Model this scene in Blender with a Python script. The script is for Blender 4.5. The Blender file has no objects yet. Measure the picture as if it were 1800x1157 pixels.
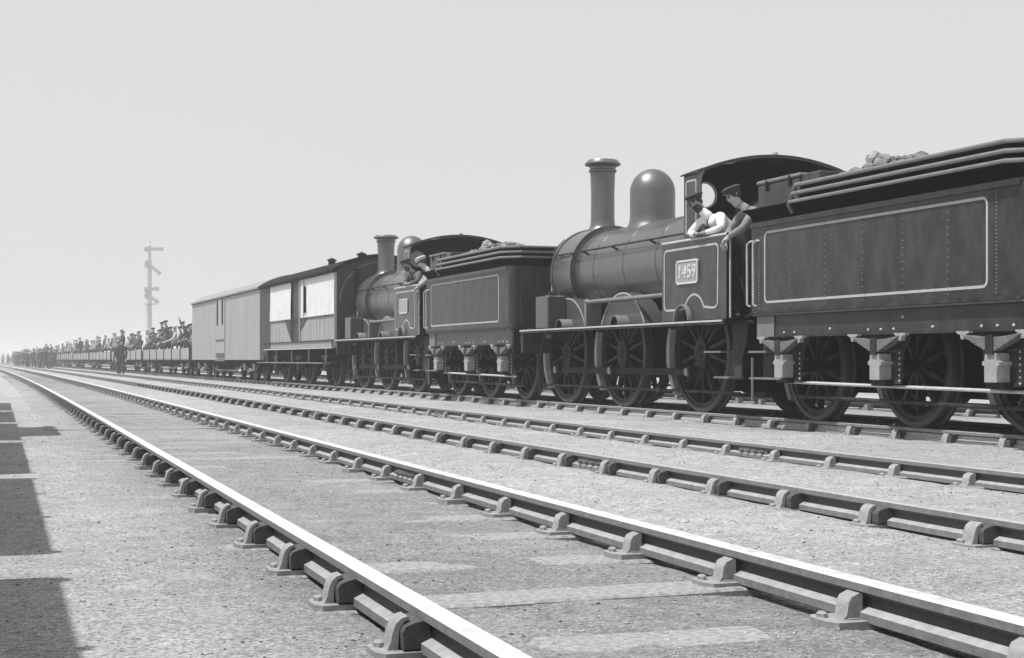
import bpy, bmesh, math, random
import numpy as np
from mathutils import Vector, Matrix
R = math.radians
random.seed(7); np.random.seed(7)
S = bpy.context.scene
C = S.collection

# ------------------------------------------------------------------ camera, light, exposure
cam = bpy.data.cameras.new('camera'); cam_o = bpy.data.objects.new('camera', cam); C.objects.link(cam_o)
F = 2658.0
cam.sensor_width = 36.0; cam.lens = 36.0 * F / 1800.0
cam.clip_start = 0.05; cam.clip_end = 6000
cam.shift_y = 53.5 / 1800.0
cam_o.location = (0, 0, 0.68)
cam_o.rotation_euler = (R(90), 0, -math.atan(960.0 / F))
S.camera = cam_o
SUN_EL, SUN_AZ = 64.0, 262.0          # azimuth clockwise from +Y (the way the train points)
d_sun = Vector((math.sin(R(SUN_AZ)) * math.cos(R(SUN_EL)), math.cos(R(SUN_AZ)) * math.cos(R(SUN_EL)), math.sin(R(SUN_EL))))
d_sun.y = 0.03; d_sun.normalize()
sl = bpy.data.lights.new('sun', 'SUN'); sl.energy = 4.7; sl.angle = R(0.6); sl.color = (1, 1, 1)
so = bpy.data.objects.new('sun', sl); C.objects.link(so)
so.rotation_euler = d_sun.to_track_quat('Z', 'Y').to_euler()
W = bpy.data.worlds.new('World'); S.world = W; W.use_nodes = True
nt = W.node_tree; nt.nodes.clear()
out = nt.nodes.new('ShaderNodeOutputWorld'); bg = nt.nodes.new('ShaderNodeBackground')
sky = nt.nodes.new('ShaderNodeTexSky'); sky.sky_type = 'NISHITA'; sky.sun_disc = False
sky.sun_elevation = R(SUN_EL); sky.sun_rotation = math.atan2(d_sun.x, d_sun.y) % (2 * math.pi)
sky.air_density = 1.0; sky.dust_density = 3.0; sky.altitude = 50
bw = nt.nodes.new('ShaderNodeRGBToBW')                       # orthochromatic plate: no colour
pw = nt.nodes.new('ShaderNodeMath'); pw.operation = 'POWER'; pw.inputs[1].default_value = 0.10
ml = nt.nodes.new('ShaderNodeMath'); ml.operation = 'MULTIPLY'; ml.inputs[1].default_value = 4.3
nt.links.new(sky.outputs[0], bw.inputs[0]); nt.links.new(bw.outputs[0], pw.inputs[0]); nt.links.new(pw.outputs[0], ml.inputs[0])
nt.links.new(ml.outputs[0], bg.inputs[0]); bg.inputs[1].default_value = 0.15
nt.links.new(bg.outputs[0], out.inputs[0])
S.view_settings.view_transform = 'Standard'; S.view_settings.look = 'None'
S.view_settings.exposure = 0.0; S.view_settings.gamma = 1.0
S.view_settings.use_curve_mapping = False
S.render.engine = 'CYCLES'
S.cycles.max_bounces = 6; S.cycles.volume_bounces = 1

# ------------------------------------------------------------------ materials (all grey: the plate has no colour)
MATS = {}
def mat(name, v, rough=0.6, metal=0.0, var=0.25, scale=6.0, bump=0.0, bscale=40.0, coat=0.0, streak=False, spec=0.5, dirt=0.0):
    m = bpy.data.materials.new(name); m.use_nodes = True; n = m.node_tree; L = n.links
    b = n.nodes['Principled BSDF']
    tc = n.nodes.new('ShaderNodeTexCoord'); mp = n.nodes.new('ShaderNodeMapping')
    if streak: mp.inputs['Scale'].default_value = (1.0, 1.0, 0.16)
    L.new(tc.outputs['Object'], mp.inputs[0])
    nz = n.nodes.new('ShaderNodeTexNoise'); nz.inputs['Scale'].default_value = scale; nz.inputs['Detail'].default_value = 8; nz.inputs['Roughness'].default_value = 0.62
    L.new(mp.outputs[0], nz.inputs['Vector'])
    mr = n.nodes.new('ShaderNodeMapRange'); mr.inputs[1].default_value = 0.28; mr.inputs[2].default_value = 0.72
    mr.inputs[3].default_value = v * (1 - var); mr.inputs[4].default_value = v * (1 + var)
    L.new(nz.outputs['Fac'], mr.inputs[0])
    cb = n.nodes.new('ShaderNodeCombineColor')
    src = mr.outputs[0]
    if dirt:                                            # dust, oil and limescale runs over the paint
        m2 = n.nodes.new('ShaderNodeMapping'); m2.inputs['Scale'].default_value = (1.3, 1.3, 0.6); m2.inputs['Location'].default_value = (3.1, 1.7, 5.2); L.new(tc.outputs['Object'], m2.inputs[0])
        n3 = n.nodes.new('ShaderNodeTexNoise'); n3.inputs['Scale'].default_value = 3.2; n3.inputs['Detail'].default_value = 10; n3.inputs['Roughness'].default_value = 0.72; L.new(m2.outputs[0], n3.inputs['Vector'])
        n4 = n.nodes.new('ShaderNodeTexNoise'); n4.inputs['Scale'].default_value = 55; n4.inputs['Detail'].default_value = 4; L.new(tc.outputs['Object'], n4.inputs['Vector'])
        ad = n.nodes.new('ShaderNodeMath'); ad.operation = 'MULTIPLY_ADD'; ad.inputs[1].default_value = 0.35; L.new(n4.outputs['Fac'], ad.inputs[0]); L.new(n3.outputs['Fac'], ad.inputs[2])
        k = n.nodes.new('ShaderNodeMapRange'); k.inputs[1].default_value = 0.60; k.inputs[2].default_value = 0.92; k.inputs[3].default_value = 0.0; k.inputs[4].default_value = dirt; L.new(ad.outputs[0], k.inputs[0])
        mx = n.nodes.new('ShaderNodeMix'); mx.inputs['A'].default_value = 0.0; mx.inputs['B'].default_value = 0.20; L.new(k.outputs[0], mx.inputs['Factor']); L.new(src, mx.inputs['A']); src = mx.outputs['Result']
    for i in range(3): L.new(src, cb.inputs[i])
    L.new(cb.outputs[0], b.inputs['Base Color'])
    rr = n.nodes.new('ShaderNodeMapRange'); rr.inputs[1].default_value = 0.3; rr.inputs[2].default_value = 0.7
    rr.inputs[3].default_value = max(0.05, rough * 0.8); rr.inputs[4].default_value = min(1, rough * 1.2)
    L.new(nz.outputs['Fac'], rr.inputs[0]); L.new(rr.outputs[0], b.inputs['Roughness'])
    b.inputs['Metallic'].default_value = metal
    b.inputs['Specular IOR Level'].default_value = spec
    if coat:
        b.inputs['Coat Weight'].default_value = coat; b.inputs['Coat Roughness'].default_value = 0.12
    if bump:
        n2 = n.nodes.new('ShaderNodeTexNoise'); n2.inputs['Scale'].default_value = bscale; n2.inputs['Detail'].default_value = 6
        L.new(tc.outputs['Object'], n2.inputs['Vector'])
        bp = n.nodes.new('ShaderNodeBump'); bp.inputs['Strength'].default_value = bump; bp.inputs['Distance'].default_value = 0.01
        L.new(n2.outputs['Fac'], bp.inputs['Height']); L.new(bp.outputs[0], b.inputs['Normal'])
    MATS[name] = m
    return m
mat('engine_paint', 0.026, 0.36, var=0.45, scale=4.0, bump=0.16, bscale=5, streak=True, coat=0.12, spec=0.4, dirt=0.30)
mat('tender_paint', 0.027, 0.42, var=0.4, scale=7, bump=0.22, bscale=4, coat=0.08, spec=0.4, dirt=0.22)
mat('boiler_paint', 0.165, 0.31, metal=0.65, var=0.12, scale=2.5, bump=0.06, bscale=3, spec=0.5, dirt=0.25)
mat('dome_paint', 0.165, 0.40, metal=0.7, var=0.10, scale=3, spec=0.5)
mat('black_iron', 0.010, 0.6, var=0.4, scale=8, bump=0.15, bscale=30, spec=0.2)
mat('soot_shade_black', 0.004, 0.85, var=0.4, scale=8, spec=0.03)  # soot tone, also laid on parts as painted-in deep shade
mat('grimy_frame', 0.020, 0.6, var=0.5, scale=12, bump=0.3, bscale=30, spec=0.25, dirt=0.35)
mat('spring_steel', 0.20, 0.5, var=0.25, scale=18, bump=0.2)
mat('axlebox_iron', 0.34, 0.5, var=0.2, scale=18, bump=0.2)
mat('pale_edge', 0.50, 0.45, var=0.2, scale=14)  # pale tone; on the valance it paints a highlight line
mat('bright_steel', 0.25, 0.35, metal=0.8, var=0.15, scale=10)
mat('tyre_steel', 0.045, 0.45, metal=0.3, var=0.3, scale=10)
mat('wheel_paint', 0.010, 0.55, var=0.5, scale=12, spec=0.25, dirt=0.3)
mat('lining_paint', 0.42, 0.5, var=0.18, scale=16)
mat('brass_plate', 0.30, 0.4, var=0.2, scale=22, spec=0.6)
mat('brass_number', 0.62, 0.35, var=0.12, scale=20)
mat('rail_grey', 0.17, 0.5, var=0.2, scale=9)
mat('rivet_paint', 0.16, 0.4, var=0.2, scale=9)
mat('grey_paint', 0.17, 0.6, var=0.2, scale=5, streak=True)
mat('splasher_paint', 0.07, 0.4, var=0.15, scale=6, coat=0.2)
mat('coal', 0.10, 0.28, var=0.7, scale=9, bump=0.6, bscale=30, spec=0.9)
mat('coal_pale', 0.22, 0.45, var=0.4, scale=9, bump=0.6, bscale=30)
mat('rail_side_shade', 0.07, 0.6, var=0.3, scale=20, bump=0.3, bscale=60)  # dark tone paints the shade on web and undersides
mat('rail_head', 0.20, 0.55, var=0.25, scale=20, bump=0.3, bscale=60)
mat('rail_foot_lit', 0.36, 0.55, var=0.2, scale=20, bump=0.3, bscale=60)  # lighter tone paints sunlight on the foot ledge
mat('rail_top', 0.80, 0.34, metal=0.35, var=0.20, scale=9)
mat('rail_top_dull', 0.50, 0.42, metal=0.5, var=0.12, scale=20)
mat('chair_iron', 0.29, 0.65, var=0.25, scale=25, bump=0.5, bscale=60)
mat('fish_iron', 0.14, 0.6, var=0.3, scale=25, bump=0.3)
mat('key_wood', 0.075, 0.8, var=0.5, scale=40, bump=0.6, bscale=80)
mat('sleeper_wood', 0.285, 0.9, var=0.5, scale=34, bump=0.8, bscale=60)
mat('white_canvas', 0.66, 0.85, var=0.13, scale=2.5, bump=0.2, bscale=6)
mat('pale_plank', 0.31, 0.7, var=0.2, scale=8, streak=True)
mat('dark_plank', 0.03, 0.6, var=0.3, scale=8, streak=True)
mat('van_grey', 0.31, 0.65, var=0.14, scale=3, streak=True)
mat('roof_grey', 0.25, 0.7, var=0.2, scale=3)
mat('roof_dark', 0.015, 0.9, var=0.3, scale=3, spec=0.08)
mat('wagon_grey', 0.30, 0.7, var=0.15, scale=4)
mat('skin', 0.42, 0.55, var=0.1, scale=20)
mat('skin_tanned', 0.27, 0.55, var=0.1, scale=20)
mat('hair_dark', 0.02, 0.7, var=0.3, scale=30)
mat('shirt_white', 0.80, 0.85, var=0.05, scale=10, bump=0.5, bscale=14)
mat('jacket_grey', 0.22, 0.85, var=0.2, scale=12, bump=0.5, bscale=16)
mat('cloth_dark', 0.035, 0.85, var=0.3, scale=12)
mat('cloth_mid', 0.10, 0.85, var=0.3, scale=12)
mat('cloth_pale', 0.42, 0.85, var=0.15, scale=12)
mat('cap_dark', 0.035, 0.7, var=0.3, scale=20)
mat('cap_pale', 0.55, 0.8, var=0.1, scale=20)
mat('boot_leather', 0.03, 0.5, var=0.2, scale=20)
mat('signal_haze_tone', 0.58, 0.6, var=0.15, scale=5)  # pale tone puts the fading by distance haze into the colour
mat('window_glass_pale', 0.78, 0.3, var=0.04, scale=4)
gm = mat('clear_glass', 0.95, 0.02, var=0.01)
gb = gm.node_tree.nodes['Principled BSDF']; gb.inputs['Transmission Weight'].default_value = 1.0; gb.inputs['IOR'].default_value = 1.02
for l in list(gm.node_tree.links):
    if l.to_socket.name == 'Roughness': gm.node_tree.links.remove(l)
gb.inputs['Roughness'].default_value = 0.0
mat('ballast_stone', 0.38, 0.9, var=0.45, scale=3.0)
mat('ballast_dark', 0.10, 0.9, var=0.5, scale=3.0)

def ground_material():
    m = bpy.data.materials.new('ash_ballast'); m.use_nodes = True; n = m.node_tree; L = n.links
    b = n.nodes['Principled BSDF']; b.inputs['Roughness'].default_value = 0.95; b.inputs['Specular IOR Level'].default_value = 0.15
    ge = n.nodes.new('ShaderNodeNewGeometry')
    def noise(sc, det, ro=0.6):
        z = n.nodes.new('ShaderNodeTexNoise'); z.inputs['Scale'].default_value = sc; z.inputs['Detail'].default_value = det; z.inputs['Roughness'].default_value = ro
        L.new(ge.outputs['Position'], z.inputs['Vector']); return z
    a = noise(0.35, 5); c = noise(38, 8, 0.75); e = noise(6, 6, 0.7); sp = noise(95, 2, 0.5)
    at = n.nodes.new('ShaderNodeAttribute'); at.attribute_name = 'ash'      # worn four-foot of the nearest track is darker ash
    def mr(src, lo, hi, o0, o1):
        x = n.nodes.new('ShaderNodeMapRange'); x.inputs[1].default_value = lo; x.inputs[2].default_value = hi; x.inputs[3].default_value = o0; x.inputs[4].default_value = o1
        L.new(src, x.inputs[0]); return x.outputs[0]
    def mul(p, q):
        x = n.nodes.new('ShaderNodeMath'); x.operation = 'MULTIPLY'; L.new(p, x.inputs[0]); L.new(q, x.inputs[1]); return x.outputs[0]
    v = mul(mr(a.outputs['Fac'], 0.3, 0.7, 0.86, 1.14), mr(c.outputs['Fac'], 0.32, 0.68, 0.48, 1.5))
    v = mul(v, mr(e.outputs['Fac'], 0.3, 0.7, 0.80, 1.20))
    v = mul(v, mr(sp.outputs['Fac'], 0.38, 0.62, 0.72, 1.28))
    v = mul(v, mr(at.outputs['Fac'], 0.0, 1.0, 0.355, 0.25))
    cb = n.nodes.new('ShaderNodeCombineColor')
    for i in range(3): L.new(v, cb.inputs[i])
    L.new(cb.outputs[0], b.inputs['Base Color'])
    bp = n.nodes.new('ShaderNodeBump'); bp.inputs['Strength'].default_value = 0.9; bp.inputs['Distance'].default_value = 0.012
    L.new(c.outputs['Fac'], bp.inputs['Height']); 
    b2 = n.nodes.new('ShaderNodeBump'); b2.inputs['Strength'].default_value = 0.5; b2.inputs['Distance'].default_value = 0.03
    L.new(e.outputs['Fac'], b2.inputs['Height']); L.new(bp.outputs[0], b2.inputs['Normal']); L.new(b2.outputs[0], b.inputs['Normal'])
    MATS['ash_ballast'] = m
ground_material()

# ------------------------------------------------------------------ mesh helpers
def link_mesh(name, me, parent=None, loc=(0, 0, 0)):
    o = bpy.data.objects.new(name, me); C.objects.link(o); o.location = loc
    if parent is not None: o.parent = parent
    return o
def tag(o, label=None, cat=None, group=None, kind=None):
    if label: o['label'] = label
    if cat: o['category'] = cat
    if group: o['group'] = group
    if kind: o['kind'] = kind
    return o
def thing(name, label, cat, loc=(0, 0, 0), group=None, kind=None, rz=0):
    o = bpy.data.objects.new(name, None); C.objects.link(o); o.location = loc; o.rotation_euler = (0, 0, rz)
    o.empty_display_size = 0.1
    return tag(o, label, cat, group, kind)

class MB:
    def __init__(s): s.v = []; s.f = []; s.mi = []
    def add(s, vs, fs, mi=0):
        k = len(s.v); s.v += [tuple(p) for p in vs]; s.f += [tuple(i + k for i in f) for f in fs]; s.mi += [mi] * len(fs); return s
    def box(s, x0, x1, y0, y1, z0, z1, mi=0, b=0.0):
        if x0 > x1: x0, x1 = x1, x0
        if y0 > y1: y0, y1 = y1, y0
        if z0 > z1: z0, z1 = z1, z0
        if b <= 0:
            vs = [(x0, y0, z0), (x1, y0, z0), (x1, y1, z0), (x0, y1, z0), (x0, y0, z1), (x1, y0, z1), (x1, y1, z1), (x0, y1, z1)]
            return s.add(vs, [(0, 3, 2, 1), (4, 5, 6, 7), (0, 1, 5, 4), (1, 2, 6, 5), (2, 3, 7, 6), (3, 0, 4, 7)], mi)
        bm = bmesh.new(); bmesh.ops.create_cube(bm, size=1)
        for v in bm.verts: v.co = ((x0 + x1) / 2 + v.co.x * (x1 - x0), (y0 + y1) / 2 + v.co.y * (y1 - y0), (z0 + z1) / 2 + v.co.z * (z1 - z0))
        bmesh.ops.bevel(bm, geom=bm.edges[:], offset=b, segments=1, affect='EDGES')
        return s.bm(bm, mi)
    def bm(s, bm, mi=0):
        bm.verts.index_update(); s.add([v.co[:] for v in bm.verts], [[v.index for v in f.verts] for f in bm.faces], mi); bm.free(); return s
    def prism(s, pts, axis, a, b, mi=0):
        """closed 2D polygon pushed along an axis from a to b (pts in the other two axes, in xyz order)"""
        n = len(pts)
        def P(p, t):
            if axis == 'x': return (t, p[0], p[1])
            if axis == 'y': return (p[0], t, p[1])
            return (p[0], p[1], t)
        vs = [P(p, a) for p in pts] + [P(p, b) for p in pts]
        fs = [tuple(range(n)), tuple(range(2 * n - 1, n - 1, -1))] + [(i, i + n, (i + 1) % n + n, (i + 1) % n) for i in range(n)]
        return s.add(vs, fs, mi)
    def tube(s, path, r, n=8, mi=0, caps=True):
        path = [Vector(p) for p in path]; rs = r if isinstance(r, (list, tuple)) else [r] * len(path)
        t0 = (path[1] - path[0]).normalized(); ref = Vector((0, 0, 1)) if abs(t0.z) < 0.9 else Vector((1, 0, 0))
        k0 = len(s.v); u = t0.cross(ref).normalized()
        for i, p in enumerate(path):
            t = (path[min(i + 1, len(path) - 1)] - path[max(i - 1, 0)]).normalized()
            u = (u - t * u.dot(t)).normalized(); w = t.cross(u)
            for j in range(n):
                a = 2 * math.pi * j / n; q = p + (u * math.cos(a) + w * math.sin(a)) * rs[i]; s.v.append(q[:])
        for i in range(len(path) - 1):
            for j in range(n):
                a = k0 + i * n + j; b_ = k0 + i * n + (j + 1) % n
                s.f.append((a, b_, b_ + n, a + n)); s.mi.append(mi)
        if caps:
            s.f.append(tuple(range(k0 + n - 1, k0 - 1, -1))); s.mi.append(mi)
            e = k0 + (len(path) - 1) * n; s.f.append(tuple(range(e, e + n))); s.mi.append(mi)
        return s
    def lathe(s, prof, c=(0, 0, 0), axis='z', n=32, mi=0, caps=True, a0=0.0, a1=2 * math.pi, mif=None):
        """prof: list of (radius, height)"""
        full = abs(a1 - a0 - 2 * math.pi) < 1e-6; m = n if full else n + 1; k0 = len(s.v)
        for r, h in prof:
            for j in range(m):
                a = a0 + (a1 - a0) * j / n; p, q = r * math.cos(a), r * math.sin(a)
                if axis == 'z': s.v.append((c[0] + p, c[1] + q, c[2] + h))
                elif axis == 'y': s.v.append((c[0] + p, c[1] + h, c[2] + q))
                else: s.v.append((c[0] + h, c[1] + p, c[2] + q))
        for i in range(len(prof) - 1):
            for j in range(n if full else m - 1):
                a = k0 + i * m + j; b_ = k0 + i * m + (j + 1) % m
                s.f.append((a, b_, b_ + m, a + m)); s.mi.append(mif(i) if mif else mi)
        if caps and full:
            if prof[0][0] > 1e-4: s.f.append(tuple(range(k0 + m - 1, k0 - 1, -1))); s.mi.append(mi)
            if prof[-1][0] > 1e-4:
                e = k0 + (len(prof) - 1) * m; s.f.append(tuple(range(e, e + m))); s.mi.append(mi)
        return s
    def ball(s, c, r, sub=1, mi=0, sc=(1, 1, 1)):
        bm = bmesh.new(); bmesh.ops.create_icosphere(bm, subdivisions=sub, radius=1)
        for v in bm.verts: v.co = Vector((c[0] + v.co.x * r * sc[0], c[1] + v.co.y * r * sc[1], c[2] + v.co.z * r * sc[2]))
        return s.bm(bm, mi)
    def mesh(s, name, mats, smooth=False, sharp=35):
        me = bpy.data.meshes.new(name); me.from_pydata(s.v, [], s.f)
        if isinstance(mats, str): mats = [mats]
        for m in mats: me.materials.append(MATS[m])
        if len(mats) > 1: me.polygons.foreach_set('material_index', s.mi)
        bm = bmesh.new(); bm.from_mesh(me); bmesh.ops.recalc_face_normals(bm, faces=bm.faces[:])
        if smooth:
            for f in bm.faces: f.smooth = True
            for e in bm.edges:
                if len(e.link_faces) == 2 and e.calc_face_angle(0) > R(sharp): e.smooth = False
        bm.to_mesh(me); bm.free(); me.update(); return me
    def build(s, name, mats, parent=None, smooth=False, loc=(0, 0, 0), label=None, kind=None):
        o = link_mesh(name, s.mesh(name, mats, smooth), parent, loc)
        if label: o['label'] = label
        if kind: o['kind'] = kind
        return o
def kids(o): return [c for c in bpy.data.objects if c.parent == o]
KM = {}
def copy_tree(o, parent=None):
    global KM
    if parent is None:
        KM = {}
        for x in bpy.data.objects:
            if x.parent is not None: KM.setdefault(x.parent.name, []).append(x)
    c = o.copy(); C.objects.link(c); c.parent = parent
    for ch in KM.get(o.name, []): copy_tree(ch, c)
    return c
def plate_holes(outer, holes, axis, a, thick):
    """a plate with holes: outer and holes are 2D loops"""
    bm = bmesh.new()
    def P(p, t):
        if axis == 'x': return (t, p[0], p[1])
        if axis == 'y': return (p[0], t, p[1])
        return (p[0], p[1], t)
    for lp in [outer] + holes:
        vs = [bm.verts.new(P(p, a)) for p in lp]
        for i in range(len(vs)): bm.edges.new((vs[i], vs[(i + 1) % len(vs)]))
    bmesh.ops.triangle_fill(bm, edges=bm.edges[:], use_beauty=True)
    r = bmesh.ops.extrude_face_region(bm, geom=bm.faces[:])
    d = {'x': Vector((thick, 0, 0)), 'y': Vector((0, thick, 0)), 'z': Vector((0, 0, thick))}[axis]
    bmesh.ops.translate(bm, vec=d, verts=[g for g in r['geom'] if isinstance(g, bmesh.types.BMVert)])
    return MB().bm(bm)
def circ(cx, cy, r, n=24, a0=0, a1=360, close=False):
    return [(cx + r * math.cos(R(a0 + (a1 - a0) * i / n)), cy + r * math.sin(R(a0 + (a1 - a0) * i / n))) for i in range(n if not close else n + 1)]
def rrect(x0, x1, y0, y1, r, n=5):
    p = []
    for cx, cy, a in ((x1 - r, y1 - r, 0), (x0 + r, y1 - r, 90), (x0 + r, y0 + r, 180), (x1 - r, y0 + r, 270)):
        p += [(cx + r * math.cos(R(a + 90 * i / n)), cy + r * math.sin(R(a + 90 * i / n))) for i in range(n + 1)]
    return p
def ribbon(loop, w, axis, a, thick, closed=True):
    """a painted line: a strip of width w following a 2D loop"""
    n = len(loop); inn = []; ou = []
    for i, p in enumerate(loop):
        q0 = Vector(loop[i - 1] if (closed or i > 0) else loop[i]); q1 = Vector(loop[(i + 1) % n] if (closed or i < n - 1) else loop[i])
        t = (q1 - q0).normalized(); nn = Vector((-t.y, t.x)) * (w / 2)
        inn.append((p[0] + nn.x, p[1] + nn.y)); ou.append((p[0] - nn.x, p[1] - nn.y))
    def P(p, t):
        return (t, p[0], p[1]) if axis == 'x' else ((p[0], t, p[1]) if axis == 'y' else (p[0], p[1], t))
    vs = []; fs = []
    for i in range(n): vs += [P(inn[i], a), P(ou[i], a), P(inn[i], a + thick), P(ou[i], a + thick)]
    for i in range(n if closed else n - 1):
        j = (i + 1) % n
        fs += [(i * 4, j * 4, j * 4 + 1, i * 4 + 1), (i * 4 + 2, i * 4 + 3, j * 4 + 3, j * 4 + 2), (i * 4, i * 4 + 2, j * 4 + 2, j * 4), (i * 4 + 1, j * 4 + 1, j * 4 + 3, i * 4 + 3)]
    return MB().add(vs, fs)

# ------------------------------------------------------------------ ground
GZ = -0.134
D1, D2, D3, D4 = 1.125, 2.53, 4.07, 5.84       # the four near rails (distance from camera line)
def shift(Y):                                   # the two near tracks bend gently away from, then parallel to, the train's track
    L_ = 62.0
    return 0.020 * (L_ * math.tanh(Y / L_)) if Y > 0 else 0.020 * Y
def vnoise(X, Y, cell, seed):
    rs = np.random.RandomState(seed); N = 256; g = rs.rand(N, N)
    fx = X / cell; fy = Y / cell; ix = np.floor(fx).astype(int); iy = np.floor(fy).astype(int)
    tx = fx - ix; ty = fy - iy; tx = tx * tx * (3 - 2 * tx); ty = ty * ty * (3 - 2 * ty)
    a = g[ix % N, iy % N]; b = g[(ix + 1) % N, iy % N]; c = g[ix % N, (iy + 1) % N]; d = g[(ix + 1) % N, (iy + 1) % N]
    return (a * (1 - tx) + b * tx) * (1 - ty) + (c * (1 - tx) + d * tx) * ty - 0.5
def gheight(X, Y):
    sh = 0.020 * 62 * np.tanh(np.maximum(Y, 0) / 62.0)
    x = X - sh
    z = np.full_like(X, GZ)
    # cess between second and third rail and beyond lies a little higher
    z += 0.018 * np.clip((x - 2.85) / 0.5, 0, 1) * np.clip((14.5 - x) / 2, 0, 1)
    z += 0.02 * np.exp(-((x - 3.3) / 0.35) ** 2) + 0.018 * np.exp(-((x - 7.3) / 0.7) ** 2)
    near = np.exp(-np.maximum(0, np.hypot(X, Y) - 30) / 60.0)
    z += near * (0.014 * vnoise(X, Y, 0.9, 1) + 0.010 * vnoise(X, Y, 0.33, 2) + 0.007 * vnoise(X, Y, 0.14, 3) + 0.010 * vnoise(X, Y, 4.0, 4))
    # trenches along the rails where foot and key show
    for d in (D1, D2, D3, D4): z -= 0.012 * np.exp(-((x - d) / 0.12) ** 2)
    return z
def build_ground():
    xs = np.concatenate([[-1500, -700, -300, -120, -50, -20, -10, -6], np.arange(-3.5, 9.0, 0.07), np.arange(9.0, 16.0, 0.35), [18, 22, 30, 45, 80, 150, 300, 700, 1500]])
    ys = np.concatenate([[-600, -200, -60, -20, -8, -3], np.arange(0, 16, 0.07), np.arange(16, 34, 0.16), np.arange(34, 80, 0.9), [90, 110, 140, 180, 240, 320, 450, 700, 1100, 1900]])
    X, Y = np.meshgrid(xs, ys); Z = gheight(X, Y)
    nx, ny = len(xs), len(ys)
    co = np.stack([X, Y, Z], -1).reshape(-1, 3).astype(np.float32)
    i = np.arange(ny - 1)[:, None] * nx + np.arange(nx - 1)[None, :]; i = i.reshape(-1)
    q = np.stack([i, i + 1, i + nx + 1, i + nx], -1).astype(np.int32)
    me = bpy.data.meshes.new('ground'); me.vertices.add(len(co)); me.vertices.foreach_set('co', co.reshape(-1))
    me.loops.add(q.size); me.loops.foreach_set('vertex_index', q.reshape(-1)); me.polygons.add(len(q))
    me.polygons.foreach_set('loop_start', np.arange(0, q.size, 4, dtype=np.int32)); me.update(calc_edges=True)
    me.polygons.foreach_set('use_smooth', np.ones(len(q), dtype=bool))
    sh = 0.020 * 62 * np.tanh(np.maximum(Y, 0) / 62.0); x = X - sh
    at = np.clip((x - 0.5) / 0.5, 0, 1) * np.clip((2.75 - x) / 0.25, 0, 1)
    at = np.clip(at * (0.85 + 0.5 * vnoise(X, Y, 0.7, 9)), 0, 1)
    a = me.attributes.new('ash', 'FLOAT', 'POINT'); a.data.foreach_set('value', at.reshape(-1).astype(np.float32))
    me.materials.append(MATS['ash_ballast'])
    o = link_mesh('ground', me); tag(o, 'flat pale ash and gravel ground of the railway yard', kind='structure')
build_ground()
def stones(name, n, yr, xr, size, matn, label, seed):
    rs = np.random.RandomState(seed)
    y = yr[0] + (yr[1] - yr[0]) * rs.rand(n) ** 1.5; x = xr[0] + (xr[1] - xr[0]) * rs.rand(n) + 0.02 * y
    x = np.where(rs.rand(n) < 0.5, x, x)
    keep = np.ones(n, bool); xx = x - 0.020 * 62 * np.tanh(np.maximum(y, 0) / 62.0)
    for d in (D1, D2, D3, D4): keep &= np.abs(xx - d) > 0.07
    # keep to clumps
    keep &= rs.rand(n) < np.clip(0.55 + 1.5 * vnoise(x, y, 0.8, seed + 5) + 1.0 * vnoise(x, y, 0.25, seed + 6), 0.05, 1)
    x = x[keep]; y = y[keep]; n = len(x)
    r = size * (0.45 + rs.rand(n) ** 3 * 1.3)
    z = gheight(x, y) + r * 0.15
    base = np.array([(1, 0, 0), (-1, 0, 0), (0, 1, 0), (0, -1, 0), (0, 0, 1), (0, 0, -1)], float)
    V = np.repeat(base[None], n, 0) * (0.6 + 0.8 * rs.rand(n, 6, 1)) * r[:, None, None]
    V[:, :, 2] *= 0.65
    a = rs.rand(n) * 6.28; ca, sa = np.cos(a)[:, None], np.sin(a)[:, None]
    vx = V[:, :, 0] * ca - V[:, :, 1] * sa; vy = V[:, :, 0] * sa + V[:, :, 1] * ca
    V = np.stack([vx + x[:, None], vy + y[:, None], V[:, :, 2] + z[:, None]], -1).reshape(-1, 3)
    f = np.array([(0, 2, 4), (2, 1, 4), (1, 3, 4), (3, 0, 4), (2, 0, 5), (1, 2, 5), (3, 1, 5), (0, 3, 5)])
    Fq = (f[None] + (np.arange(n) * 6)[:, None, None]).reshape(-1, 3).astype(np.int32)
    me = bpy.data.meshes.new(name); me.vertices.add(len(V)); me.vertices.foreach_set('co', V.astype(np.float32).reshape(-1))
    me.loops.add(Fq.size); me.loops.foreach_set('vertex_index', Fq.reshape(-1)); me.polygons.add(len(Fq))
    me.polygons.foreach_set('loop_start', np.arange(0, Fq.size, 3, dtype=np.int32)); me.update(calc_edges=True)
    me.materials.append(MATS[matn]); tag(link_mesh(name, me), label, kind='stuff')
stones('ballast_gravel', 110000, (1.5, 26), (-1.0, 8.6), 0.0048, 'ballast_stone', 'small pale gravel scattered over the ash between the tracks', 11)
stones('cinders', 16000, (1.5, 24), (-1.0, 8.6), 0.0050, 'ballast_dark', 'dark cinders scattered over the ash between the tracks', 12)

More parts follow.
